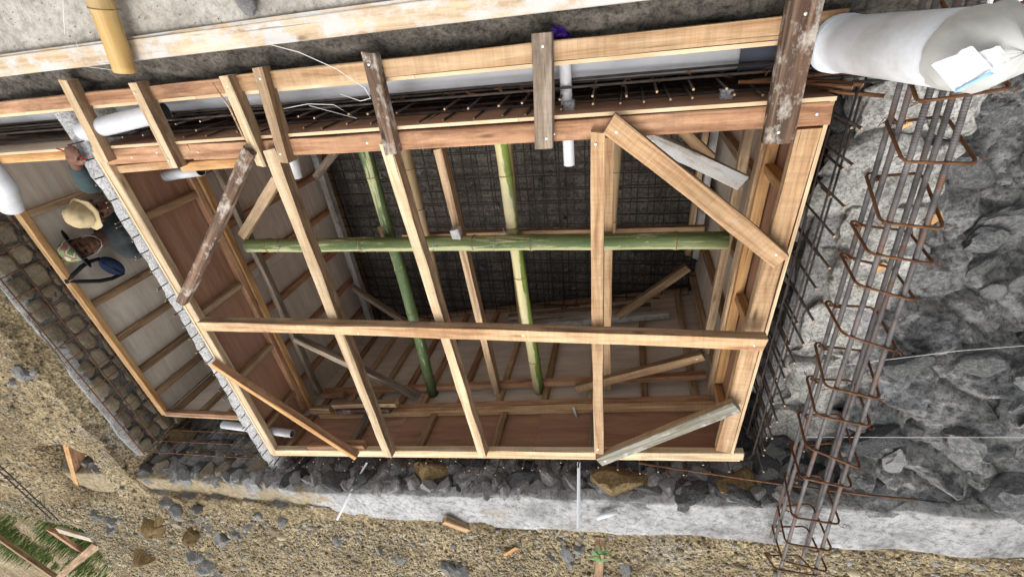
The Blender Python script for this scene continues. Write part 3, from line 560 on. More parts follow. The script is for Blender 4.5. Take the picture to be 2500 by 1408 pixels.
# ------------------------------------------------------------------ formwork
def V3(x, y, z): return Vector((x, y, z))
LX, RX = -2.95, 0.755                                   # main tank: plywood faces
def yb(x): return -3.075+(x+2.93)*(-2.50+3.075)/3.63      # line of the far formwork
TLB, TRB = (LX, yb(LX)), (RX, yb(RX))
def panel(label, A, B, nrm, ztop, zbot, plymat, rails, studs, group='plywood formwork panels of the tanks', splits=()):
    A = Vector((A[0], A[1], 0)); B = Vector((B[0], B[1], 0)); n_ = Vector((nrm[0], nrm[1], 0)).normalized(); d = (B-A).normalized(); L = (B-A).length
    t = thing('formwork_panel', label, 'formwork', ((A+B)/2+V3(0, 0, zbot)), group)
    cuts = [0, *splits, L]
    for a, b in zip(cuts[:-1], cuts[1:]): box('plywood_sheet', A+d*(a+0.001), A+d*(b-0.001), 0.015, zbot, ztop-0.002, [plymat, 'ply_edge'], t, -n_)
    for (z, w_, h_, off, m, e0, e1) in rails:
        beam('rail', A+d*e0+n_*(off+w_/2+0.001)+V3(0, 0, z), B-d*e1+n_*(off+w_/2+0.001)+V3(0, 0, z), w_, h_, m, t, nails=0)
    for (u, za, zb_, w_, dp, m) in studs:
        c = A+d*u+n_*(dp/2+0.002)
        beam('stud', c+V3(0, 0, za), c+V3(0, 0, zb_), dp, w_, m, t, up=d, top=False)
    return t
def us(A, pts): return [((Vector(p[:2])-Vector(A)).length) for p in pts]
# left wall of the main tank (faces +X)
A = (LX, -0.42); B = TLB; LL = Vector((B[0]-A[0], B[1]-A[1])).length
panel('brown plywood upper panel with short studs under the cream rim beside the concrete partition', A, B, (1, 0), 0.0, -0.50, 'ply_brown',
      [(0.0, 0.055, 0.05, 0.0, 'cream_wood', -0.02, 0.0), (-0.455, 0.045, 0.045, 0, 'red_wood', 0.05, 0.08)],
      [(u, -0.052, -0.45, 0.05, 0.045, m) for u, m in ((0.42, 'brown_wood'), (1.17, 'tan_wood'), (1.80, 'tan_wood'), (2.35, 'brown_wood'))], splits=(1.22,))
panel('pale plywood lower panel with dark red studs below the brown panel at the partition', A, B, (1, 0), -0.502, -1.97, 'ply_pale',
      [(-0.505, 0.07, 0.055, 0, 'orange_wood', 0.02, 0.02), (-0.62, 0.05, 0.055, 0.075, 'grey_wood', 0.1, 0.1), (-1.25, 0.045, 0.05, 0, 'red_wood', 0.02, 0.02), (-1.92, 0.05, 0.06, 0, 'brown_wood', 0.02, 0.02)],
      [(u, -0.56, -1.92, 0.055, 0.042, 'red_wood') for u in (0.30, 0.72, 1.1, 1.5, 1.92, 2.33)], splits=(1.22,))
o = beam('stained_waler', V3(-2.83, -0.6, -1.70), V3(-2.83, -2.95, -1.70), 0.065, 0.07, 'limed_wood'); tag(o, 'grey cement stained waler low along the pale panel by the partition', 'timber')
# far wall
Bd = Vector((TRB[0]-TLB[0], TRB[1]-TLB[1])).normalized(); nB = (-Bd.y, Bd.x); LB = (Vector(TRB)-Vector(TLB)).length
def ub(px, py, z): p = at(px, py, z); return (p.x-TLB[0])/Bd.x
panel('long brown plywood upper panel under the cream rim along the stone wall', TLB, TRB, nB, -0.0, -0.45, 'ply_brown',
      [(0.0, 0.062, 0.05, -0.004, 'cream_wood', 0.03, -0.02), (-0.40, 0.055, 0.05, 0, 'pale_wood', 0.25, 0.06)],
      [(ub(1012, 1090, 0), -0.052, -0.42, 0.05, 0.045, 'brown_wood'), (ub(1200, 1088, 0), -0.052, -0.42, 0.05, 0.045, 'brown_wood'), (ub(838, 1090, 0), -0.052, -0.42, 0.075, 0.05, 'grey_wood'), (ub(1445, 1095, -.02), -0.052, -0.42, 0.03, 0.05, 'grey_wood'), (0.16, -.052, -.42, 0.05, 0.045, 'brown_wood')], splits=(1.18, 2.40))
panel('long pale plywood lower panel with many studs below the brown panel along the stone wall', TLB, TRB, nB, -0.452, -1.97, 'ply_pale',
      [(-0.46, 0.05, 0.05, 0, 'red_wood', 0.2, 0.1), (-0.66, 0.05, 0.055, 0.05, 'red_wood', 0.15, 0.1), (-1.90, 0.05, 0.06, 0, 'tan_wood', 0.3, 0.1)],
      [(u, -0.51, -1.9, 0.05, 0.043, m) for u, m in ((0.2, 'brown_wood'), (0.48, 'tan_wood'), (0.78, 'tan_wood'), (1.06, 'red_wood'), (1.30, 'red_wood'), (1.66, 'red_wood'), (2.02, 'tan_wood'), (2.42, 'brown_wood'), (2.80, 'tan_wood'), (3.2, 'brown_wood'), (3.55, 'tan_wood'))], splits=(1.2, 2.42))
dB = Vector((*Bd, 0)); nB3 = Vector((*nB, 0)); TB = Vector((*TLB, 0))
for (u0, u1, z, off, m, lb) in ((0.75, 3.45, -1.50, 0.05, 'limed_wood', 'cement stained grey waler resting low against the pale far panel'), (1.9, 3.3, -1.56, 0.105, 'grey_wood', 'shorter weathered waler doubled against the cement stained one low in the tank')):
    tag(beam('stained_waler', TB+dB*u0+nB3*(off+.03)+V3(0, 0, z), TB+dB*u1+nB3*(off+.02)+V3(0, 0, z+0.02), 0.06, 0.07, m), lb, 'timber')
# right wall (faces -X)
A = (RX, -0.40); B = (RX-0.06, yb(RX)+0.04)
def ur(px, py, z): return -0.40-at(px, py, z).y
panel('brown plywood upper panel with short studs under the orange rim facing the cross wall', A, B, (-1, -0.03), 0.0, -0.45, 'ply_brown',
      [(0.0, 0.085, 0.05, 0.0, 'pale_wood', 0.10, 0.02), (-0.42, 0.055, 0.05, 0, 'orange_wood', 0.0, 0.2)],
      [(ur(1895, 440, -.25), -0.052, -0.44, 0.05, 0.05, 'orange_wood'), (ur(1793, 765, -.25), -0.052, -0.44, 0.05, 0.05, 'orange_wood'), (ur(1745, 995, -.25), -0.052, -0.44, 0.05, 0.05, 'orange_wood')])
panel('pale plywood lower panel with brown studs below the orange rimmed panel', A, B, (-1, -0.03), -0.452, -1.97, 'ply_pale',
      [(-0.455, 0.075, 0.07, 0, 'tan_wood', 0.0, 0.05), (-0.60, 0.05, 0.055, 0.08, 'tan_wood', 0.15, 0.3), (-1.62, 0.05, 0.06, 0.05, 'limed_wood', 0.1, 0.5), (-1.68, 0.045, 0.06, 0.11, 'tan_wood', 0.0, 0.5)],
      [(u, -0.53, -1.95, 0.055, 0.045, m) for u, m in ((0.08, 'brown_wood'), (0.5, 'tan_wood'), (1.0, 'tan_wood'), (1.45, 'brown_wood'), (1.9, 'tan_wood'))])
# near wall, inner form: plywood towards the cavity, waler inside
t = panel('near inner form with red brown waler and dark plywood facing the rebar cavity', (-2.95, -0.408), (0.775, -0.402), (0, -1), -0.0, -1.98, 'ply_brown', [], [(u, -0.5, -1.95, 0.05, 0.045, 'brown_wood') for u in (0.3, 0.9, 1.5, 2.1, 2.7, 3.3)], splits=(1.3, 2.5))
for x0, x1, m, dz in ((-2.93, -2.28, 'red_wood', -0.004), (-2.275, 0.77, 'red_wood', 0.0)):
    beam('waler', V3(x0, -0.455, dz), V3(x1, -0.447, dz), 0.085, 0.05, m, t, nails=4)
beam('waler', V3(-2.9, -0.455, -0.6), V3(0.7, -0.45, -0.6), 0.06, 0.07, 'brown_wood', t)
beam('blocking', V3(-2.9, -0.535, -0.03), V3(-2.47, -0.52, -0.03), 0.045, 0.05, 'pale_wood', t); beam('blocking', V3(-2.42, -0.535, -0.02), V3(-1.98, -0.53, -0.02), 0.05, 0.05, 'orange_wood', t)
# near wall, outer form
t = panel('near outer form with long pale waler above the grey pipe by the earth bank', (-4.6, -0.183), (0.742, -0.183), (0, 1), -0.012, -0.9, 'ply_pale', [], [(u, -0.06, -0.85, 0.05, 0.045, 'brown_wood') for u in np.arange(0.3, 5.2, 0.62)], splits=(1.3, 2.5, 3.7))
beam('waler', V3(-1.9, -0.146, 0.0), V3(0.745, -0.142, 0.0), 0.072, 0.05, 'pale_wood', t, nails=2)
beam('waler', V3(-4.7, -0.150, -0.006), V3(-1.905, -0.148, -0.004), 0.066, 0.05, 'red_wood', t)
beam('waler', V3(-4.7, -0.115, -0.22), V3(-0.9, -0.115, -0.22), 0.05, 0.05, 'brown_wood', t)
# left tank forms
ZL = -0.2
panel('pale plywood panel of the neighbouring tank with orange rim and the hanging bag', (-4.335, -0.35), (-4.335, -2.98), (1, 0), ZL, -1.97, 'ply_pale',
      [(ZL, 0.05, 0.05, 0.0, 'orange_wood', -0.3, 0.0), (-1.2, .045, .05, 0, 'brown_wood', 0, 0)],
      [(u, ZL-0.052, -1.6, 0.06, 0.045, m) for u, m in ((0.54, 'tan_wood'), (0.95, 'tan_wood'), (1.35, 'brown_wood'), (1.72, 'brown_wood'), (2.09, 'brown_wood'), (2.38, 'brown_wood'))])
panel('pale plywood end panel of the neighbouring tank behind the partition', (-4.335, -2.99), (-3.12, -2.90), (0, 1), ZL-0.01, -1.97, 'ply_pale',
      [(ZL-0.004, 0.05, 0.05, 0.0, 'red_wood', 0.02, 0.0)], [(u, ZL-.06, -1.6, .06, .045, 'brown_wood') for u in (.12, .45, .8)])
t = panel('near form of the neighbouring tank with orange waler beside the workers', (-5.2, -0.42), (-3.14, -0.41), (0, -1), -0.03, -1.9, 'ply_pale', [(-0.03, 0.05, 0.06, 0, 'orange_wood', 0, 0.0), (-0.25, 0.07, 0.05, 0, 'brown_wood', 0, 0)], [])

# concrete partition with stubs
t = thing('partition_wall', 'rough pale concrete partition top studded with short bar ends between the two tanks', 'partition', (-3.04, -1.7, -2))
yy = np.arange(-0.2, -3.36, -0.03); q = np.array([0, .02, .05, .08, .11, .13, .13]); S, Q = np.meshgrid(yy, q, indexing='ij')
E = 0.10*vf(S*6, Q*0+1, 4, 91)-0.012; W = 0.125-0.0*S
X = -2.968-Q+np.where(Q > .09, E, 0); Zp = -0.02+0.02*vf(S*9, Q*9, 4, 93)+0*Q; Zp[:, 0] -= 1.9; Zp[:, -1] -= 1.9; Zp[:, -2] -= 0.01
grid_object('concrete_core', X, S, Zp, ['concrete_strip'], None, True, t, WM[t].translation)
rg = random.Random(8)
for y in np.arange(-0.35, -3.4, -0.118):
    yj = y+rg.uniform(-.02, .02); zt = rg.uniform(0.03, 0.075)
    rebar('bar_stub', V3(-3.0, yj, -0.5), V3(-3.0-0.01, yj, zt), 0.004, 'rebar_dark', t)
    if rg.random() < 0.75: rebar('bar_stub', V3(-3.085, yj-0.05, -0.5), V3(-3.10, yj-0.05, zt-0.05), 0.004, 'rebar_dark', t)
tube('tie_bar', [V3(-3.115, -0.45, -0.04), V3(-3.11, -1.8, -0.045), V3(-3.125, -3.38, -0.05)], 0.006, ['rebar_rust', 'rebar_tip'], t)
# ------------------------------------------------------------------ loose timbers: braces, spreaders, struts
# (name, label, px0,py0,z0, px1,py1,z1, width, depth, material, nails)
TIMBER = [
 ('spacer', 'cream spacer board over the cavity next to the white flared pipe', 150, 196, .052, 254, 396, .052, .056, .065, 'cream_wood', 0),
 ('spacer', 'pale spacer board with dark stained side between two spacers over the cavity', 321, 203, .052, 424, 411, .052, .058, .07, 'cream_wood', 2),
 ('spacer', 'split cream spacer board with hanging splinter over the cavity', 545, 186, .052, 636, 406, .052, .05, .07, 'cream_wood', 1),
 ('spacer', 'grainy tan spacer board ending above a small white pipe stub', 624, 166, .055, 694, 398, .055, .05, .075, 'tan_wood', 2),
 ('spacer', 'dark weathered spacer board with purple brown grain over the cavity', 897, 129, .052, 956, 378, .052, .068, .05, 'old_wood', 1),
 ('spacer', 'grey weathered spacer board with two nail heads over the cavity', 1322, 81, .052, 1326, 364, .052, .082, .05, 'grey_wood', 2),
 ('spacer', 'wide dark weathered board smeared with cement crossing both near walers', 1972, -4, .055, 1898, 352, .055, .105, .05, 'old_wood', 2),
 ('tie_beam', 'long pale beam laid across the tank on top of the spreaders', 488, 797, .115, 1870, 842, .115, .075, .062, 'pale_wood', 4),
 ('spreader', 'pale spreader running from the near waler beside the tan spacer to the cream rim', 655, 366, .045, 948, 1116, .052, .068, .075, 'cream_wood', 0),
 ('spreader', 'cream spreader running from beside the dark spacer to the cream rim', 938, 352, .045, 1178, 1117, .052, .06, .075, 'cream_wood', 0),
 ('spreader', 'pale spreader with dark split side near the big diagonal brace', 1459, 325, .045, 1463, 1108, .052, .06, .075, 'pale_wood', 2),
 ('strut', 'short pale strut under the green cross pole between two spreaders', 1067, 365, -.59, 1212, 963, -.6, .055, .08, 'tan_wood', 0),
 ('strut', 'pale strut lying below and beside the split spreader', 1487, 338, -.57, 1482, 952, -.6, .05, .075, 'pale_wood', 0),
 ('corner_brace', 'weathered red brown half round brace flaked with cement across the partition corner', 604, 368, .09, 438, 742, .06, .06, .05, 'old_wood', 0),
 ('corner_brace', 'bright orange brace across the corner above the white pipe through the partition', 512, 890, .055, 868, 1120, .055, .042, .06, 'orange_wood', 0),
 ('corner_brace', 'wide pale orange diagonal brace with sooty marks from near waler to right rim', 1487, 303, .055, 1908, 640, .055, .085, .05, 'pale_wood', 2),
 ('corner_brace', 'grey lichen bark faced slab brace across the corner by the rebar cage', 1462, 1128, .057, 1800, 995, .057, .085, .045, 'bark_wood', 1),
 ('corner_brace', 'pale cement crusted brace under the wide diagonal brace', 1572, 337, -.36, 1815, 448, -.36, .075, .05, 'limed_wood', 1),
 ('corner_brace', 'tan brace across the far right corner beneath the tie beam', 1408, 952, -.56, 1718, 872, -.54, .065, .05, 'pale_wood', 2),
 ('corner_brace', 'grey brown brace deep in the tank over the rebar floor at the far right', 1508, 775, -1.40, 1680, 655, -1.48, .07, .045, 'tan_wood', 1),
 ('corner_brace', 'brown brace deep under the near waler at the right corner', 1645, 300, -1.40, 1738, 390, -1.45, .075, .045, 'brown_wood', 1),
 ('corner_brace', 'dark weathered brace deep in the tank at the partition corner', 858, 705, -1.55, 1003, 800, -1.4, .055, .05, 'grey_wood', 0),
 ('corner_brace', 'long grey brace between the pale panels beneath the tie beam', 716, 830, -.53, 1012, 972, -.58, .06, .06, 'grey_wood', 0),
 ('corner_brace', 'tan brace by the open ended pipe across the near partition corner', 588, 578, -.52, 672, 438, -.5, .065, .05, 'tan_wood', 1),
 ('corner_brace', 'small mossy weathered brace under the near waler by the white pipe stub', 768, 435, -1.45, 815, 372, -1.4, .06, .05, 'grey_wood', 1),
 ('cross_rail', 'long brown batten deep below the green cross pole over the rebar floor', 982, 580, -1.38, 1720, 562, -1.38, .055, .05, 'brown_wood', 0),
 ('packing_block', 'short pink cut block under the green cross pole on the green bamboo', 927, 554, -.66, 966, 636, -.66, .05, .05, 'red_wood', 0),
 ('packing_block', 'short cement smeared block on the strut beside the green cross pole', 1108, 562, -.52, 1116, 590, -.52, .06, .06, 'limed_wood', 0),
 ('packing_block', 'short block wedged behind the rail in the far partition corner', 758, 1003, -.36, 805, 1003, -.36, .06, .05, 'tan_wood', 0),
 ('packing_block', 'weathered block with white cement smear lying on the far rail', 820, 1008, -.335, 950, 1006, -.335, .05, .05, 'old_wood', 0),
 ('packing_block', 'pale offcut behind the smeared block on the far rail', 812, 993, -.345, 965, 990, -.345, .045, .06, 'tan_wood', 0),
 ('packing_block', 'orange offcut nailed beside the cream rim under the bright orange brace', 752, 1094, -.0, 888, 1092, -.0, .05, .06, 'red_wood', 0),
 ('packing_block', 'short red block on the red waler in the far partition corner', 785, 968, -.6, 838, 966, -.6, .06, .05, 'red_wood', 0),
 ('soil_stake', 'brown timber stake standing out of the soil beside the green seedling', 1465, 1312, .13, 1460, 1425, .16, .065, .05, 'brown_wood', 1),
 ('offcut', 'pale timber offcut lying at the edge of the white wall top', 1083, 1275, .20, 1158, 1303, .16, .06, .05, 'pale_wood', 0),
 ('side_board', 'pink brown board standing on edge beside the dark hole in the soil', 152, 1066, .16, 190, 1200, .16, .06, .14, 'orange_wood', 0),
 ('far_timber', 'dark timber lying over the grass past the bank', -30, 1300, -.5, 130, 1412, -.5, .13, .08, 'brown_wood', 0),
 ('far_timber', 'rust brown timber between soil bank and grass', 122, 1297, -.1, 195, 1347, -.35, .16, .05, 'red_wood', 0),
 ('far_timber', 'brown timber propped up to the bank from the grass', 140, 1412, -.45, 235, 1332, .05, .12, .06, 'brown_wood', 0),
 ('far_timber', 'pale pink board lying along the bank edge above the grass', 140, 1295, .08, 222, 1318, .08, .12, .04, 'dusty_board', 0),
]
for (nm, lb, x0, y0, z0, x1, y1, z1, w_, h_, m, nl) in TIMBER:
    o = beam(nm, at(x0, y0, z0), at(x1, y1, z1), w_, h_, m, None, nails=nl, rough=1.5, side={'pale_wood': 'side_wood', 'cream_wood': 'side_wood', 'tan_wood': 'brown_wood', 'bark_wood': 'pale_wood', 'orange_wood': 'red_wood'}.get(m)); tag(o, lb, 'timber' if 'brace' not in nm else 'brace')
# edge board on the slab
o = beam('edge_board', V3(-6.5, 0.045, 0.045), V3(0.55, 0.033, 0.045), 0.088, 0.03, 'dusty_board', None, nails=0); tag(o, 'long cement dusted edge board between the slab and the dark earth bank', 'board')
beam('batten', V3(-6.0, 0.098, 0.04), V3(0.5, 0.088, 0.04), 0.012, 0.05, 'dusty_board', o)
# ------------------------------------------------------------------ bamboo
def bamboo_pole(label, p0, p1, r0, r1, mat, group=None, gap=0.34, first=0.18, bow=0.0, ties=()):
    L = (p1-p0).length; M = frame(p0, p1); nodes = []; u = first
    while u < L-0.05: nodes.append(u); u += gap*random.uniform(.85, 1.12)
    xs = sorted(set([0, L]+list(np.linspace(0, L, 14))+[v for nd in nodes for v in (nd-.03, nd-.008, nd, nd+.008, nd+.03)])); xs = [x for x in xs if 0 <= x <= L]
    pts = []; rad = []
    for x in xs:
        dn_ = min([abs(x-nd) for nd in nodes]+[9]); r = r0+(r1-r0)*x/L; r *= 1+(0.07 if dn_ < .004 else 0.05 if dn_ < .01 else 0.0)
        pts.append((x, bow*math.sin(math.pi*x/L)+0.002*math.sin(x*9), 0)); rad.append(r)
    vs, fs, mi = tube_data(pts, rad, 18, True, 0.8); o = link('bamboo_pole', mesh('bamboo_pole', vs, fs, [mat, 'bamboo_yellow', 'hair'], mi, True), M); tag(o, label, 'bamboo pole', group)
    for nd in nodes:
        r = (r0+(r1-r0)*nd/L)*1.065; yb_ = bow*math.sin(math.pi*nd/L)
        c = [V3(nd, yb_+r*math.cos(a), r*math.sin(a)) for a in np.linspace(0, 2*math.pi, 17)]; vs, fs, mi = tube_data(c, 0.0035, 5)
        link('node_ring', mesh('node_ring', vs, fs, ['node_brown', 'node_brown'], mi, True), M, o)
    for u in ties:
        r = (r0+(r1-r0)*u/L)*1.05; c = [V3(u+0.006*math.sin(2*a), r*math.cos(a), r*math.sin(a)) for a in np.linspace(0, 2*math.pi, 17)]+[V3(u+.03, 0, r*1.15), V3(u+.05, .01, r*1.2)]
        vs, fs, mi = tube_data(c, 0.002, 5); link('wire_tie', mesh('wire_tie', vs, fs, ['wire', 'wire'], mi, True), M, o)
    return o
bamboo_pole('thick green bamboo cross pole with scraped skin spanning between the side panels', at(606, 600, -.55), at(1776, 586, -.55), .05, .053, 'bamboo_pole_peeled', None, .42, .2, 0, (.3, .98, 1.55, 1.98))
bamboo_pole('dark green bamboo pole under the cross pole beside the pink block', at(886, 358, -.66), at(1057, 962, -.66), .040, .046, 'bamboo_green', None, .36, .2, .022)
bamboo_pole('yellow green scraped bamboo pole under the cross pole in the middle of the tank', at(1222, 340, -.66), at(1318, 955, -.66), .041, .047, 'bamboo_scraped', None, .40, .22, -.012)
bamboo_pole('dry brown bamboo pole deep below the cream spreader', at(985, 350, -1.28), at(1092, 800, -1.28), .044, .04, 'bamboo_dry', None, .4, .2)
bamboo_pole('dry brown bamboo pole hidden beneath the scraped yellow green pole', at(1234, 330, -1.28), at(1278, 806, -1.28), .044, .042, 'bamboo_dry', None, .4, .3)
bamboo_pole('dry olive bamboo pole beneath the split spreader', at(1504, 330, -1.2), at(1489, 600, -1.2), .043, .04, 'bamboo_dry', None, .38, .25)
bamboo_pole('thick yellow dry bamboo pole lying over the edge board', at(222, -60, .11), at(306, 176, .105), .05, .046, 'bamboo_yellow', None, .4, .12)
# ------------------------------------------------------------------ reinforcement
# floor mat: two layers of dark bars
t = thing('floor_rebar_mat', 'dark double rebar mat lying on the tank floor', 'rebar mat', (-1.1, -1.7, -2.0))
rg = random.Random(4)
for lay, dz in ((0, -1.965), (1, -1.87)):
    for y in np.arange(-3.05, -0.42, 0.125):
        x0, x1 = -2.88, 0.70
        if y < -2.5: x1 = 0.70-(-2.5-y)*6.3
        if x1-x0 < 0.2: continue
        j = rg.uniform(-.02, .02)+(0.05 if lay else 0); rebar('bar', V3(x0, y+j, dz), V3(x1, y+j+rg.uniform(-.025, .025), dz), 0.005, 'rebar_dark', t)
    for x in np.arange(-2.85, 0.70, 0.125):
        j = rg.uniform(-.02, .02)+(0.05 if lay else 0); rebar('bar', V3(x+j, -0.44, dz+.011), V3(x+j+rg.uniform(-.03, .03), yb(x)+.06, dz+.011), 0.005, 'rebar_dark', t)
# near cavity mats
t = thing('wall_rebar_mat', 'upright dark rebar mat with pale cut tips in the cavity beside the grey pipe', 'rebar mat', (-1.1, -0.33, -2.0))
OUT = [(600+a/3.52, b/3.52) for a, b in ((270, 1010), (455, 1000), (592, 1013), (888, 980), (1050, 978), (1298, 970), (1710, 938), (1913, 932), (2175, 910), (2375, 885))]+[(1200+a/3.52, b/3.52) for a, b in ((586, 855), (868, 826), (1160, 826), (1422, 788), (1735, 768), (2020, 762), (2330, 820))]+[(400, 293), (430, 303), (490, 296), (350, 330), (300, 335)]
INN = [(600+a/3.52, b/3.52) for a, b in ((130, 1130), (500, 1100), (657, 1105), (872, 1065), (1078, 1062), (1483, 1055), (1540, 1065), (1698, 1035), (1962, 1020), (2210, 995), (2405, 988))]+[(1200+a/3.52, b/3.52) for a, b in ((97, 995), (295, 988), (597, 940), (872, 893), (1108, 888), (1310, 876), (1537, 855), (1725, 842), (2085, 815))]+[(480, 318), (450, 335), (505, 332), (580, 322)]
for px, py in OUT:
    p = at(px, py, -.045); rebar('bar', V3(p.x+rg.uniform(-.03, .03), -0.285, -1.9), p, 0.0055, 'rebar_dark', t)
for px, py in INN:
    p = at(px, py, -.045); rebar('bar', V3(p.x+rg.uniform(-.02, .02), -0.352, -1.9), p, 0.0055, 'rebar_dark', t)
for y, zs in ((-0.275, (-.16, -.30, -.45, -.62, -.8)), (-0.300, (-.10, -.24, -.4, -.6)), (-0.362, (-.13, -.28, -.45, -.65))):
    for z in zs: rebar('bar', V3(-4.4, y, z+rg.uniform(-.01, .01)), V3(1.02, y+rg.uniform(-.006, .006), z), 0.0055, 'rebar_dark', t)
rw = random.Random(2)
for px, py in OUT[5:17]:            # twisted tie wire
    p = at(px, py, -.045); pts = [V3(p.x+rw.uniform(-.03, .03), -0.292+rw.uniform(-.02, .02), -.12+rw.uniform(-.03, .04)) for _ in range(7)]; tube('tie_wire', pts, 0.0012, ['rust_wire', 'rust_wire'], t, 4)
t = thing('wall_rebar_mat', 'pair of bent rusty bars turning out of the cavity over the cross wall', 'rebar mat', (0.9, -0.35, -0.4))
for px, py, x0 in ((2172, 185, .5), (2108, 207, .45), (2160, 235, .6), (2082, 213, .55)):
    p = at(px, py, -.02); tube('bar', [V3(x0, -0.33, -0.12), V3(p.x-.12, p.y+.01, -.10), p], 0.008, ['rebar_rust', 'rebar_tip'], t, 7)
# mats standing between formwork and the stone walls
def wall_mat(label, base, pts, tips, hz, mats, r=0.006, zb=-1.2, hr=0.005, lift=0.0):
    t = thing('wall_rebar_mat', label, 'rebar mat', base)
    for (x, y), zt in zip(pts, tips): rebar('bar', V3(x, y, zb), V3(x+rg.uniform(-.012, .012), y+rg.uniform(-.012, .012), zt), r, mats[0], t)
    for (a, b, z) in hz: tube('bar', [V3(a[0], a[1], z), V3((a[0]+b[0])/2, (a[1]+b[1])/2+.006, z+.004), V3(b[0], b[1], z)], hr, [mats[1], 'rebar_tip'], t)
    return t
xs = np.arange(-2.95, 0.80, 0.135)
pts = [(x, yb(x)-0.085) for x in xs]+[(x+.05, yb(x)-0.165) for x in xs]
wall_mat('row of upright dark bars between the cream rim and the long stone wall', (-1, -2.95, -1.2), pts, [rg.uniform(-.03, .05) for _ in xs]+[rg.uniform(-.06, .03) for _ in xs], [((-4.2, yb(-4.2)-.09), (.8, yb(.8)-.09), -.12), ((-4.2, yb(-4.2)-.17), (.8, yb(.8)-.17), -.3)], ('rebar_dark', 'rebar_dark'))
ys = np.arange(-0.5, -2.5, -0.14)
wall_mat('row of upright dark bars between the orange rim and the cross wall', (0.87, -1.5, -1.2), [(0.865, y) for y in ys]+[(0.905, y-.05) for y in ys], [rg.uniform(.04, .12) for _ in ys]+[rg.uniform(-.14, -.06) for _ in ys], [((.86, -.35), (.84, -2.5), z) for z in (-.06, -.22, -.40)]+[((.915, -.35), (.9, -2.5), z) for z in (-.15, -.35)], ('rebar_dark', 'rebar_dark'))
ys = np.arange(-0.6, -3.15, -0.16)
wall_mat('rusty bar grid standing before the tan block wall', (-4.385, -1.9, -1.2), [(-4.385, y) for y in ys], [rg.uniform(.095, .125) for _ in ys], [((-4.378, -.4), (-4.378, -3.2), z) for z in (.095, -.05, -.2)], ('rebar_rust', 'rebar_rust'), 0.0045)
xs = np.arange(-4.3, -3.1, 0.115); q0 = lambda x: -3.16+(x+4.37)*.10
wall_mat('rusty bar grid across the end of the neighbouring tank before the stone wall', (-3.7, -3.15, -1.0), [(x, q0(x)) for x in xs], [rg.uniform(.06, .1) for _ in xs], [((-4.37, q0(-4.37)), (-3.05, q0(-3.05)), z) for z in (.09, -.04, -.17)], ('rebar_dark', 'rebar_rust'), 0.005)
# long beam cage
t = thing('rebar_cage', 'long rebar beam cage with rusty open stirrups lying over the cream cross wall', 'rebar cage', (0.95, -1.3, 0.15))
LO, UP = 0.19, 0.39
def seg(px0, py0, px1, py1, z, ext0=0.0, ext1=0.0):
    a = at(px0, py0, z); b = at(px1, py1, z); d = (b-a).normalized(); return a-d*ext0, b+d*ext1
for (x0, y0, x1, y1, z, e) in ((2195, 199, 1885, 1300, LO, .05), (2223, 199, 1912, 1250, .27, .30), (2273, 199, 1902, 1400, UP, .25), (2305, 199, 1955, 1375, LO, .0), (2332, 199, 1985, 1290, .27, .22), (2370, 199, 1990, 1395, UP, .25)):
    a, b = seg(x0, y0, x1, y1, z, 0.95, e); tube('long_bar', [a, a.lerp(b, .3)+V3(.004, 0, .004), a.lerp(b, .7)+V3(-.005, 0, -.003), b], 0.0095, ['rebar_grey', 'rebar_tip'], t, 8)
STIR = [((2112, 421), (2150, 543), (2306, 560), (2252, 424)), ((2073, 537), (2122, 619), (2282, 645), (2218, 565)), ((2049, 615), (2092, 695), (2237, 735), (2180, 655)), ((2012, 733), (2057, 815), (2193, 860), (2137, 752)), ((1988, 833), (2014, 943), (2150, 975), (2112, 858)), ((1968, 915), (1992, 1012), (2128, 1042), (2085, 930)), ((1947, 1003), (1968, 1090), (2103, 1145), (2052, 1012)), ((1929, 1082), (1955, 1165), (2082, 1192), (2040, 1080)), ((1914, 1155), (1934, 1262), (2053, 1280), (2005, 1160)), ((1897, 1228), (1918, 1325), (2033, 1345), (1982, 1230)), ((1883, 1278), (1910, 1368), (2022, 1396), (1970, 1285)), ((1865, 1348), (1893, 1388), (1997, 1405), (1950, 1355)),
 ((2160, 290), (2205, 395), (2388, 400), (2310, 285)), ((2290, -14), (2322, 48), (2512, 6), (2470, -60)), ((2215, 175), (2240, 250), (2470, 215), (2400, 150))]
p0 = [at(*STIR[0][k], (LO, UP, UP, LO)[k]) for k in range(4)]
for k_ in (1, 2, 3): STIR.append(None)
k_ = 0
for s in STIR:
    if s: c = [at(*s[i], (LO-.012, UP+.012, UP+.012, LO-.012)[i]) for i in range(4)]
    else:
        k_ += 1; c = [p+V3(-.012*k_, .22*(k_+1), 0) for p in p0]
    pts = []
    for i in range(4):
        a, b, d = c[(i-1) % 4], c[i], c[(i+1) % 4]; u, v = (a-b).normalized(), (d-b).normalized(); r = 0.022
        pts += [b+u*r, b+u*r*.35+v*r*.35, b+v*r]
    pts.append(c[0]+(c[3]-c[0]).normalized()*-0.0+(c[3]-c[0]).normalized()*0.02+V3(.0, -.012, .01)); hook = c[0].lerp(c[2], .18)
    tube('stirrup', [hook]+pts+[hook+V3(.012, .012, .01)], 0.0055, ['rebar_rust', 'rebar_tip'], t, 6)
    for p in c:
        w_ = [p+V3(rw.uniform(-.022, .022), rw.uniform(-.022, .022), rw.uniform(-.012, .014)) for _ in range(6)]; tube('tie_wire', w_, 0.0013, ['rust_wire', 'rust_wire'], t, 4)
o = tube('loose_bar', [at(1560, 1130, .03), at(1900, 1180, .17), at(2120, 1208, .19), at(2237, 1219, .2)], 0.006, ['rebar_rust', 'rebar_tip']); tag(o, 'thin rusty bar poking from the rim through the cage above the white wall top', 'rebar')
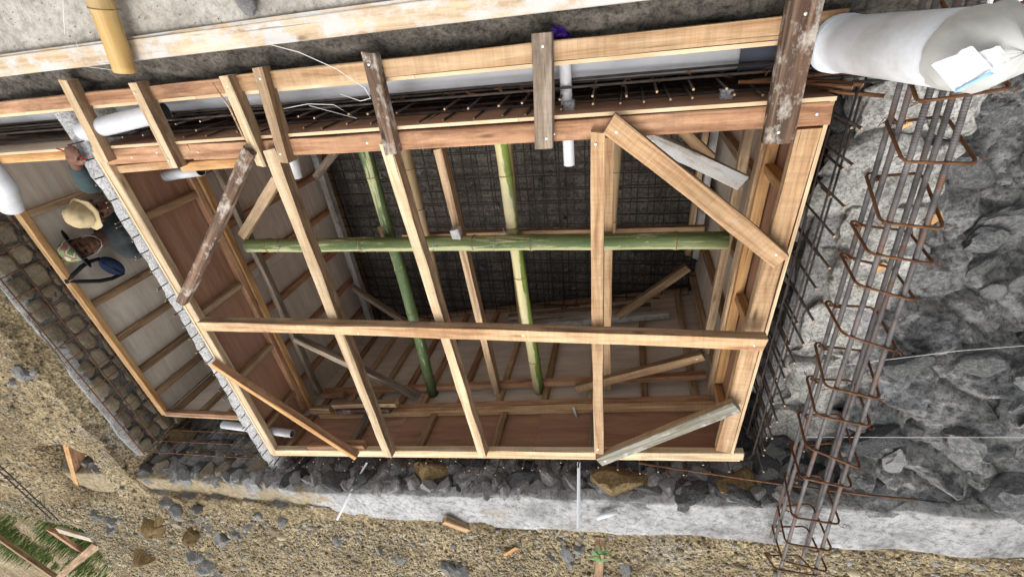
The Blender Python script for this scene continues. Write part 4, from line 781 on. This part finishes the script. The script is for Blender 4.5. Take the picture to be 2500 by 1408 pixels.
# small far cage
t = thing('rebar_cage', 'small dark rebar cage lying on the far low stone wall', 'rebar cage', (-6.2, -3.6, 0.2))
for dx, dz in ((0, .20), (.12, .20), (0, .32), (.12, .32)): tube('long_bar', [V3(-6.27+dx, -2.4, dz), V3(-6.34+dx, -4.4, dz)], 0.007, ['rebar_dark', 'rebar_tip'], t, 6)
for y in np.arange(-2.6, -4.3, -.17):
    x = -6.27-.035*(-2.4-y)/1; c = [V3(-6.28+(y+2.4)*.035, y, .19), V3(-6.14+(y+2.4)*.035, y, .19), V3(-6.14+(y+2.4)*.035, y, .33), V3(-6.28+(y+2.4)*.035, y, .33)]; tube('stirrup', c+[c[0]], 0.005, ['rebar_dark', 'rebar_tip'], t, 5)
# ------------------------------------------------------------------ pipes
def pipe(label, pts, r, mat='pvc', n=20, name='pvc_pipe'):
    o = tube(name, pts, r, [mat, mat, 'pvc_dark'], None, n, 0.88); return tag(o, label, 'pipe')
pipe('long grey white drain pipe running low in the cavity under the pale outer waler', [V3(-4.6, -0.222, -0.38), V3(-1.5, -0.228, -0.29), V3(0.50, -0.235, -0.24)], 0.062, 'pvc_grey')
o = pipe('dark socket end of the drain pipe beside the wide weathered board', [V3(0.46, -0.232, -0.24), V3(0.66, -0.23, -0.215), V3(0.80, -0.235, -0.18)], 0.074, 'pvc_dark', 20, 'pipe_socket')
a = at(2050, 108, .02); b = at(2375, 122, .60); d = (b-a).normalized()
t = thing('capped_pipe', 'big white pipe end rising over the cage and wrapped in white sheet', 'pipe', a)
tube('pipe_body', [a, a+d*.10, a.lerp(b, .6), b], [0.088, .086, .088, .09], ['pvc', 'pvc', 'pvc_dark'], t, 28, 0.9)
tube('rim', [a-d*.02, a+d*.02], 0.093, ['pvc_grey', 'pvc_grey', 'pvc_dark'], t, 28, .9)
def sheet(name, corners, mat, parent, amp, seed, nu=16, nv=12, thick=0.003):
    C = [Vector(c) for c in corners]; vs = []; nn = (C[1]-C[0]).cross(C[3]-C[0]).normalized()
    for i in range(nu+1):
        for j in range(nv+1):
            u, v = i/nu, j/nv; p = (C[0]*(1-u)+C[1]*u)*(1-v)+(C[3]*(1-u)+C[2]*u)*v
            vs.append(p+nn*amp*noise.fractal(Vector((u*3+seed, v*3, seed)), 1, 2, 3))
    m = (nu+1)*(nv+1); vs += [p-nn*thick for p in vs]; fs = []
    for i in range(nu):
        for j in range(nv):
            q = i*(nv+1)+j; fs.append((q, q+nv+1, q+nv+2, q+1)); fs.append((m+q, m+q+1, m+q+nv+2, m+q+nv+1))
    for i in range(nu):
        for q in (i*(nv+1), i*(nv+1)+nv): fs.append((q, q+nv+1, m+q+nv+1, m+q))
    for j in range(nv):
        for q in (j, nu*(nv+1)+j): fs.append((q, q+1, m+q+1, m+q))
    o0 = vs[0].copy(); return link(name, mesh(name, [v-o0 for v in vs], fs, [mat], None, True), Matrix.Translation(o0), parent)
# wrap: crumpled cover round the pipe mouth, and stiff folded flaps
vs = []; fs = []; U = (V3(0, 0, 1)-d*d.z).normalized(); W_ = d.cross(U); NN = 32
for i, (s, r) in enumerate(((-.03, .0915), (.0, .092), (.035, .088), (.07, .078), (.10, .060), (.125, .035), (.14, .004))):
    for k in range(NN):
        a_ = 2*math.pi*k/NN; rr = r*(1+(0.03 if i < 2 else 0.2)*noise.fractal(Vector((math.cos(a_)*2, math.sin(a_)*2, s*14)), 1, 2, 3)); vs.append(b+d*(s+.02*noise.noise(Vector((math.cos(a_)*3, math.sin(a_)*3, s*5))))+(U*math.cos(a_)+W_*math.sin(a_))*rr)
for i in range(6):
    for k in range(NN): fs.append((i*NN+k, i*NN+(k+1) % NN, (i+1)*NN+(k+1) % NN, (i+1)*NN+k))
link('wrap', mesh('wrap', [v-b for v in vs], fs, ['paper_stained'], None, True), Matrix.Translation(b), t)
sheet('flap', [at(2272, 158, .735), at(2372, 112, .74), at(2428, 172, .73), at(2330, 226, .72)], 'paper', t, .008, 3)
sheet('flap', [at(2380, 128, .725), at(2440, 112, .73), at(2468, 150, .725), at(2424, 176, .72)], 'paper', t, .006, 7)
q = [at(2420, 176, .742), at(2332, 222, .732), at(2331, 227, .732), at(2428, 180, .742)]; sheet('blue_stripe', q, 'blue_print', t, .0, 5, 4, 2)
o = sheet('printed_sack', [at(2390, -40, .02), at(2560, -60, .02), at(2580, 70, 0), at(2430, 60, -.02)], 'paper', None, .05, 12, 24, 20, .02); tag(o, 'white sack with blue stripe lying beyond the wrapped pipe end', 'sack')
sheet('blue_stripe', [at(2460, 58, .035), at(2580, 40, .035), at(2580, 50, .035), at(2462, 68, .035)], 'blue_print', o, .0, 5, 4, 2)
pipe('white pipe through the near wall under the grey spacer wrapped with purple plastic', [at(1373, 70, -.135), at(1380, 170, -.135), at(1390, 403, -.135)], 0.026)
vs_ = rock_mesh(55, 4, 1.1, 'purple_plastic'); o = link('plastic_bag', vs_, Matrix.Translation(at(1380, 78, -.10)) @ Matrix.Diagonal((.07, .04, .04, 1))); tag(o, 'crumpled purple plastic bag stuffed on the pipe end by the earth bank', 'plastic bag')
pipe('white pipe stub under the tan spacer at the near wall', [V3(-1.86, -0.40, -0.19), at(712, 380, -.2), at(723, 433, -.2)], 0.034)
pipe('open ended white pipe stub poking through the brown panel by the near corner', [V3(-3.12, -0.69, -0.34), at(430, 424, -.34), at(490, 416, -.33)], 0.036)
pipe('white pipe passing through the partition below the bright orange brace', [at(545, 1036, -.1), at(625, 1046, -.1), at(714, 1058, -.1)], 0.034)
pipe('white pipe with flared mouth lying under two cream spacers', [at(405, 272, -.12), at(300, 297, -.03), at(235, 313, -.01), at(205, 322, -.01)], 0.05)
pipe('white pipe end lying at the orange rim of the neighbouring tank', [at(-60, 370, .02), at(12, 455, .0), at(28, 508, -.02)], 0.062)
pipe('thin white pipe standing at the rim under the orange brace', [at(896, 1128, -.05), at(870, 1175, .07), at(823, 1268, .30)], 0.0105, 'pvc', 10, 'conduit')
pipe('thin white pipe standing at the rim beside the split spreader', [at(1413, 1128, -.05), at(1412, 1290, .34)], 0.0115, 'pvc', 10, 'conduit')
pipe('dim white pipe lying by the earth bank behind the wide weathered board', [at(2060, 22, -.25), at(2200, 10, -.25)], 0.035)
def half_pipe(label, p0, p1, r, roll=0.0):
    M = frame(p0, p1); L = (p1-p0).length; vs = []; fs = []; n_ = 10
    for x in (0, L):
        for rr in (r, r*.8):
            for k in range(n_+1): a_ = math.pi*k/n_+roll; vs.append((x, rr*math.cos(a_), rr*math.sin(a_)))
    m = n_+1
    for k in range(n_): fs += [(k, k+1, 2*m+k+1, 2*m+k), (m+k+1, m+k, 3*m+k, 3*m+k+1), (k+1, k, m+k, m+k+1), (2*m+k, 2*m+k+1, 3*m+k+1, 3*m+k)]
    fs += [(0, 2*m, 3*m, m), (n_, m+n_, 3*m+n_, 2*m+n_)]
    return tag(link('pipe_scrap', mesh('pipe_scrap', vs, fs, ['pvc'], None, True), M), label, 'pipe scrap')
half_pipe('split white pipe scrap lying on the white wall top', at(1458, 1262, .17), at(1510, 1246, .17), .02)
half_pipe('small white pipe scrap stuck on the far pale rail', at(1400, 992, -.39), at(1410, 1022, -.37), .012, .6)
# mortar spacer blocks
for px, py, lb in ((1390, 262, 'small round mortar spacer block under the white cross pipe'), (1771, 238, 'small mortar spacer block tied to the bars near the wide weathered board')):
    p = at(px, py, -.12); o = rough_block('mortar_spacer', (p.x, -0.378, -.12), (.05, .05, .06), 'concrete_strip', None, px, .004); tag(o, lb, 'spacer block')
# strings and wires
for lb, pts, r, m in (('thin white string line sagging over the rocky pit', [at(1990, 900, .1), at(2130, 882, .1), at(2340, 856, .1), at(2520, 842, .1)], .0012, 'string_white'),
                      ('straight white string line across the rocky pit near the white wall top', [at(1960, 1066, .1), at(2200, 1067, .1), at(2520, 1067, .1)], .0012, 'string_white'),
                      ('stiff pale wire arching from the edge board to the dark spacer', [at(640, 104, .06), at(730, 128, .1), at(820, 168, .12), at(890, 215, .08), at(905, 240, .03), at(880, 247, .0), at(830, 230, -.03)], .0016, 'string_white'),
                      ('loose pale tie wire bent over the cavity bars near the tan spacer', [at(680, 268, -.02), at(752, 254, .0), at(815, 256, .01), at(872, 290, -.02), at(755, 258, .0)], .0014, 'string_white'),
                      ('thin white string wound round the yellow bamboo pole', [at(153, -10, .08), at(158, 85, .06), at(185, 100, .06), at(205, 162, .055), at(280, 172, .1)], .001, 'string_white'),
                      ('galvanised wire hook hanging from the green cross pole', [at(1200, 573, -.5), at(1232, 570, -.47), at(1228, 556, -.46)], .002, 'wire')):
    tag(tube('string' if 'string' in lb else 'wire', pts, r, [m, m], None, 5), lb, 'string' if 'string' in lb else 'wire')
# splinter on the split spacer
o = tube('splinter', [at(518, 202, .05), at(560, 262, .045), at(592, 330, .0), at(634, 385, .03)], [.003, .006, .005, .002], ['tan_wood', 'tan_wood'], None, 6); tag(o, 'long curved wood splinter peeling from the split cream spacer', 'splinter')
# grey stone on the slab, chips, seedling
o = link('slab_stone', ROCKS['stone_grey'][2], Matrix.Translation(at(600, 12, .05)) @ Matrix.Rotation(.5, 4, 'Z') @ Matrix.Diagonal((.04, .06, .022, 1))); tag(o, 'smooth pale grey stone lying on the dusty slab', 'stone')
for px, py, a_, lb in ((1247, 1348, .3, 'orange wood chip on the soil beyond the white wall top'), (2205, 305, 1.0, 'orange wood chip caught on the cream cross wall under the cage'), (2150, 655, .5, 'red brown wood chip lying on the cross wall among the stirrups'), (2285, 535, .1, 'tan timber chip beside the cage over the rocky pit')):
    z = .12 if py > 1200 else -.25
    o = beam('wood_chip', at(px-16, py+8, z), at(px+16, py-10, z), .035, .008, 'orange_wood', rough=2); tag(o, lb, 'wood chip')
p = at(1465, 1340, .16); t = thing('seedling', 'small green seedling growing beside the brown stake', 'plant', p)
tube('stem', [p-V3(0, 0, .08), p+V3(0, 0, .03), p+V3(.01, 0, .08)], .003, ['leaf_green', 'leaf_green'], t, 5)
lv = []; rg2 = random.Random(9)
for k in range(11):
    a_ = k*0.62+rg2.uniform(-.2, .2); L = rg2.uniform(.07, .12); dr = V3(math.cos(a_), math.sin(a_), rg2.uniform(.1, .5)).normalized(); sd = dr.cross(V3(0, 0, 1)).normalized(); b_ = p+V3(0, 0, .03+.004*k)
    vs = []; fs = []
    for i in range(7):
        u = i/6; c = dr*L*u+V3(0, 0, -.04*u*u); w_ = .014*math.sin(math.pi*min(1, .08+u*.92))*(1+.35*(i % 2)); vs += [c-sd*w_, c+V3(0, 0, .003), c+sd*w_]
    for i in range(6): q = i*3; fs += [(q, q+1, q+4, q+3), (q+1, q+2, q+5, q+4)]
    link('leaf', mesh('leaf', vs, fs, ['leaf_green'], None, True), Matrix.Translation(b_), t)
# ------------------------------------------------------------------ people
def blob(name, caps, ells, mat, voxel, M, parent=None, it=6):
    bm = bmesh.new()
    for (p0, p1, r0, r1) in caps:
        p0 = Vector(p0); p1 = Vector(p1); dd = p1-p0; L = max(dd.length, 1e-4); fr = frame(p0, p1 if dd.length > 1e-4 else p0+V3(0, 0, 1e-3)); n_ = 14; rings = []
        prof = [(-r0*math.cos(a), r0*math.sin(a)) for a in (0.25, .7, 1.15, math.pi/2)]+[(L+r1*math.cos(a), r1*math.sin(a)) for a in (math.pi/2, 1.15, .7, .25)]
        for (x, r) in prof: rings.append([bm.verts.new(fr @ V3(x, r*math.cos(2*math.pi*k/n_), r*math.sin(2*math.pi*k/n_))) for k in range(n_)])
        for ra, rb in zip(rings[:-1], rings[1:]):
            for k in range(n_): bm.faces.new((ra[k], ra[(k+1) % n_], rb[(k+1) % n_], rb[k]))
        bm.faces.new(list(reversed(rings[0]))); bm.faces.new(rings[-1])
    for (c, r, R_) in ells:
        m4 = Matrix.Translation(Vector(c)) @ (R_ or Matrix.Identity(4)) @ Matrix.Diagonal((*r, 1)); bmesh.ops.create_icosphere(bm, subdivisions=3, radius=1.0, matrix=m4)
    bmesh.ops.recalc_face_normals(bm, faces=bm.faces)
    me = bpy.data.meshes.new(name); bm.to_mesh(me); bm.free(); tmp = bpy.data.objects.new('tmp', me); COL.objects.link(tmp)
    md = tmp.modifiers.new('r', 'REMESH'); md.mode = 'VOXEL'; md.voxel_size = voxel
    ms = tmp.modifiers.new('s', 'SMOOTH'); ms.factor = 0.5; ms.iterations = it
    dg = bpy.context.evaluated_depsgraph_get(); dg.update(); out = bpy.data.meshes.new_from_object(tmp.evaluated_get(dg)); bpy.data.objects.remove(tmp); bpy.data.meshes.remove(me)
    out.materials.clear(); out.materials.append(MATS[mat]); out.polygons.foreach_set('use_smooth', [True]*len(out.polygons)); out.name = name
    return link(name, out, M, parent)
def head_parts(c, f, u):
    """ellipsoids and capsules of a head with centre c, facing f, crown u"""
    f = f.normalized(); u = (u-f*u.dot(f)).normalized(); r = f.cross(u)
    R_ = Matrix(((f.x, r.x, u.x), (f.y, r.y, u.y), (f.z, r.z, u.z))).to_4x4(); L = lambda a, b, h: c+f*a+r*b+u*h
    e = [(L(-.012, 0, .025), (.095, .076, .095), R_), (L(.022, 0, -.035), (.070, .062, .080), R_), (L(.062, .033, -.022), (.026, .026, .024), R_), (L(.062, -.033, -.022), (.026, .026, .024), R_), (L(-.005, .078, -.012), (.020, .010, .032), R_), (L(-.005, -.078, -.012), (.020, .010, .032), R_), (L(.066, 0, -.098), (.022, .026, .020), R_)]
    k = [(L(.086, -.03, .024), L(.086, .03, .024), .013, .013), (L(.090, 0, .015), L(.110, 0, -.026), .009, .015), (L(.100, .014, -.028), L(.100, -.014, -.028), .011, .011), (L(.088, -.018, -.058), L(.088, .018, -.058), .010, .010), (L(.086, -.014, -.070), L(.086, .014, -.070), .010, .010)]
    return e, k, L, R_
def person(label, base, z_head, fwd, f_head, u_head, arms, shirt, sleeve_end, extra):
    t = thing('person', label, 'person', base, 'workers in the neighbouring tank'); bx, by, bz = base; fwd = fwd.normalized(); rt = fwd.cross(V3(0, 0, 1)); M0 = Matrix.Translation(Vector(base)); g = lambda a, b, h: V3(0, 0, h)+fwd*a+rt*b
    hc = g(extra.get('lean', 0), extra.get('side', 0), z_head-bz); sh = hc.z-0.25; sc_ = sh/1.42; hl = extra.get('lean', 0)*.55
    e, k, L, R_ = head_parts(hc, f_head, u_head)
    neck = g(hl*.9, extra.get('side', 0)*.5, sh+.04); caps = k+[(neck, L(-.025, 0, -.05), .058, .054), (g(hl, 0, sh-.04), g(0, 0, .98*sc_), .12, .13), (g(hl, -.13, sh-.03), g(hl, .13, sh-.03), .075, .075), (g(0, -.07, .95*sc_), g(0, .07, .95*sc_), .12, .12)]
    for s in (-1, 1):
        caps += [(g(0, s*.09, .92*sc_), g(.02, s*.10, .50*sc_), .085, .058), (g(.02, s*.10, .50*sc_), g(-.01, s*.10, .09), .056, .038), (g(-.02, s*.10, .045), g(.15, s*.11, .035), .04, .03)]
    hands = []
    for s, (el, wr) in zip((-1, 1), arms):
        sp = g(hl, s*.185, sh-.035); el = Vector(el)-Vector(base); wr = Vector(wr)-Vector(base)
        caps += [(sp, el, .052, .043), (el, wr, .042, .028)]
        hd = (wr-el).normalized(); pr = hd.cross(V3(0, 0, 1)); pr = pr.normalized() if pr.length > .1 else rt.copy(); nr = pr.cross(hd)
        caps += [(wr, wr+hd*.04, .027, .03)]+[(wr+hd*.03+pr*q_*.6, wr+hd*.075+pr*q_, .013, .013) for q_ in (-.03, -.01, .01, .03)]
        for q_, l_ in ((-.031, .062), (-.011, .074), (.010, .07), (.029, .055)):
            a0 = wr+hd*.075+pr*q_; a1 = a0+hd*l_*.45-nr*.012; a2 = a1+hd*l_*.25-nr*l_*.4; caps += [(a0, a1, .0095, .009), (a1, a2, .009, .0075)]
        th = wr+hd*.02+pr*.03; caps += [(th, th+hd*.035+pr*.025-nr*.012, .013, .011), (th+hd*.035+pr*.025-nr*.012, th+hd*.065+pr*.022-nr*.03, .0105, .009)]; hands.append((wr, hd, nr, pr, el, sp))
    blob('body', caps, e, 'skin', 0.0075, M0, t, 3)
    # clothes
    sc2 = [(g(hl, 0, sh-.05), g(0, 0, 1.0*sc_), .150, .155), (g(hl, -.14, sh-.035), g(hl, .14, sh-.035), .088, .088), (g(0, -.06, .92*sc_), g(0, .06, .92*sc_), .15, .15)]
    for (wr, hd, nr, pr, el, sp) in hands: sc2 += [(sp, el, .07, .058)]+([(el, el.lerp(wr, .75), .057, .044)] if sleeve_end else [])
    blob('shirt', sc2, [], shirt, 0.012, M0, t, 5)
    tr = [(g(0, -.06, .93*sc_), g(0, .06, .93*sc_), .145, .145)]
    for s in (-1, 1): tr += [(g(0, s*.09, .92*sc_), g(.02, s*.10, .50*sc_), .105, .08), (g(.02, s*.10, .50*sc_), g(-.01, s*.10, .14), .078, .07)]
    blob('trousers', tr, [], 'cloth_charcoal', 0.014, M0, t, 4)
    for s in (-1, 1):
        o = link('eye', SMALL_EYE, M0 @ Matrix.Translation(L(.083, s*.032, .0)) @ R_, t)
    for s in (-1, 1): tube('eyebrow', [M0 @ L(.094, s*.014, .022), M0 @ L(.097, s*.032, .027), M0 @ L(.084, s*.052, .02)], [.004, .006, .003], ['hair', 'hair'], t, 6)
    blob('hair', [], [(L(-.02, 0, .035), (.095, .083, .088), R_)], 'hair', .012, M0, t)
    return t, M0, L, R_, hands
def ell_mesh(r, mat, sub=3):
    bm = bmesh.new(); bmesh.ops.create_icosphere(bm, subdivisions=sub, radius=1.0, matrix=Matrix.Diagonal((*r, 1))); me = bpy.data.meshes.new('eye'); bm.to_mesh(me); bm.free(); me.materials.append(MATS[mat]); me.polygons.foreach_set('use_smooth', [True]*len(me.polygons)); return me
SMALL_EYE = ell_mesh((.010, .016, .006), 'hair')
def hat(t, M0, L, crown_mat, brim_mat, R0, R1, hh, base_h, droop, tilt=0.0, front=1.0, crum=0.0):
    vs = []; fs = []; n_ = 28
    for i in range(8):
        a = i/7*math.pi/2; r = R0*math.cos(a)**.7; h = base_h+hh*math.sin(a)
        for k in range(n_): b_ = 2*math.pi*k/n_; q = 1+.05*math.sin(3*b_+i)+crum*noise.noise(Vector((math.cos(b_)*2.2, math.sin(b_)*2.2, i*.7))); vs.append(L(r*1.14*math.cos(b_)*q-.008, r*math.sin(b_)*q, h+tilt*math.cos(b_)*r))
    for i in range(7):
        for k in range(n_): fs.append((i*n_+k, i*n_+(k+1) % n_, (i+1)*n_+(k+1) % n_, (i+1)*n_+k))
    link('crown', mesh('crown', vs, fs, [crown_mat], None, True), M0, t)
    vs = []; fs = []
    for lay in (0, .004):
        for i in range(5):
            u = i/4
            for k in range(n_):
                b_ = 2*math.pi*k/n_; fr = max(0, math.cos(b_)); r = R0*.97+(R1-R0)*u*(1+(front-1)*fr); vs.append(L(r*1.14*math.cos(b_)-.008, r*math.sin(b_), base_h+lay-droop*u*u*(1+.25*math.sin(3*b_+1))+crum*.12*u*noise.noise(Vector((math.cos(b_)*1.8, math.sin(b_)*1.8, 3)))+tilt*math.cos(b_)*r))
    m = 5*n_
    for i in range(4):
        for k in range(n_): a_, b_ = i*n_+k, i*n_+(k+1) % n_; fs += [(a_, a_+n_, b_+n_, b_), (m+a_, m+b_, m+b_+n_, m+a_+n_)]
    for k in range(n_): a_, b_ = 4*n_+k, 4*n_+(k+1) % n_; fs.append((a_, m+a_, m+b_, b_))
    link('brim', mesh('brim', vs, fs, [brim_mat], None, True), M0, t)
ha = at(200, 603, -.36); tocam = (V3(0, 0, H)-ha).normalized()
fa = (tocam+V3(0, -.10, -.05)).normalized(); fwd = V3(fa.x, fa.y, 0).normalized(); bs = (ha.x-.0, ha.y, -2.0)
tA, MA, LA, RA, _ = person('worker in camouflage hat with black brim and charcoal shirt looking up', bs, ha.z, fwd, fa, V3(-.25, -.05, 1), (((bs[0]+.05, bs[1]+.30, -.95), (bs[0]+.22, bs[1]+.28, -1.15)), ((bs[0]+.05, bs[1]-.28, -.95), (bs[0]+.22, bs[1]-.2, -1.15))), 'cloth_charcoal', True, {})
hat(tA, MA, LA, 'camo', 'cloth_black', .094, .168, .095, .045, .012, .12)
for s in (-1, 1): tube('chin_strap', [MA @ LA(.0, s*.082, .05), MA @ LA(.025, s*.080, -.05), MA @ LA(.05, s*.045, -.105), MA @ LA(.06, 0, -.122)], .0045, ['cloth_strap', 'cloth_strap'], tA, 6)
hb = at(226, 512, -.35); bs = (hb.x-.06, hb.y-.02, -2.0); hand = at(180, 392, .0)
fb = V3(.95, .12, .12).normalized()
tB, MB_, LB_, RB, hands = person('worker in tan bucket hat bending to the partition with one hand raised', bs, hb.z, V3(1, .1, 0), fb, V3(-.35, .0, 1), ((tuple(at(216, 452, -.20)), tuple(hand)), ((bs[0]+.08, bs[1]-.26, -.95), (bs[0]+.25, bs[1]-.2, -1.1))), 'cloth_teal', True, {'lean': .06})
hat(tB, MB_, LB_, 'cloth_tan', 'cloth_tan', .093, .126, .115, .055, .012, 0.0, 1.35, .28)
blob('collar', [(V3(.02, .13, 1.40), V3(.06, .20, 1.38), .075, .07), (V3(.03, -.12, 1.39), V3(.05, -.18, 1.36), .075, .07)], [], 'cloth_blue', .01, MB_, tB)['label'] = 'bright blue shoulder patches'
wr, hd, nr, pr, _, _ = hands[0]; hw = MB_ @ (wr+hd*.07-nr*.02)
o = tube('pencil', [hw-pr*.05+V3(-.05, 0, .02), hw+pr*.05+V3(.04, 0, -.01)], .0045, ['red_paint', 'pale_wood'], None, 7); tag(o, 'red pencil held in the raised hand of the worker in tan hat', 'pencil')
# waist bag hanging from the neighbouring tank's rim
hk = at(160, 688, -.19); pb = at(268, 652, -.50); t = thing('waist_bag', 'navy blue waist bag with black strap hanging on the orange rim', 'bag', pb)
e = (V3(0, 0, 1)); ax = (hk-pb).normalized()
blob('pouch', [], [(pb-Vector(pb)+V3(0, 0, -.02), (.035, .115, .065), Matrix.Rotation(.5, 4, 'X')), (V3(.02, .0, -.03), (.035, .085, .045), Matrix.Rotation(.5, 4, 'X'))], 'cloth_navy', .006, Matrix.Translation(pb), t)
tube('zip', [pb+V3(.035, -.085, -.035), pb+V3(.05, 0, .02), pb+V3(.035, .08, .05)], .005, ['cloth_black', 'cloth_black'], t, 6)
for s in (-1, 1):
    a0 = pb+V3(.0, s*.10, s*.05-.02); md = (a0+hk)/2+V3(.02, s*.035, -.0)
    vs, fs, mi = tube_data([a0, a0.lerp(md, .5)+V3(.0, s*.01, .01), md, md.lerp(hk, .5), hk], [.013, .016, .017, .016, .014], 6); link('strap', mesh('strap', [v-a0 for v in vs], fs, ['cloth_black', 'cloth_black'], mi, True), Matrix.Translation(a0), t)
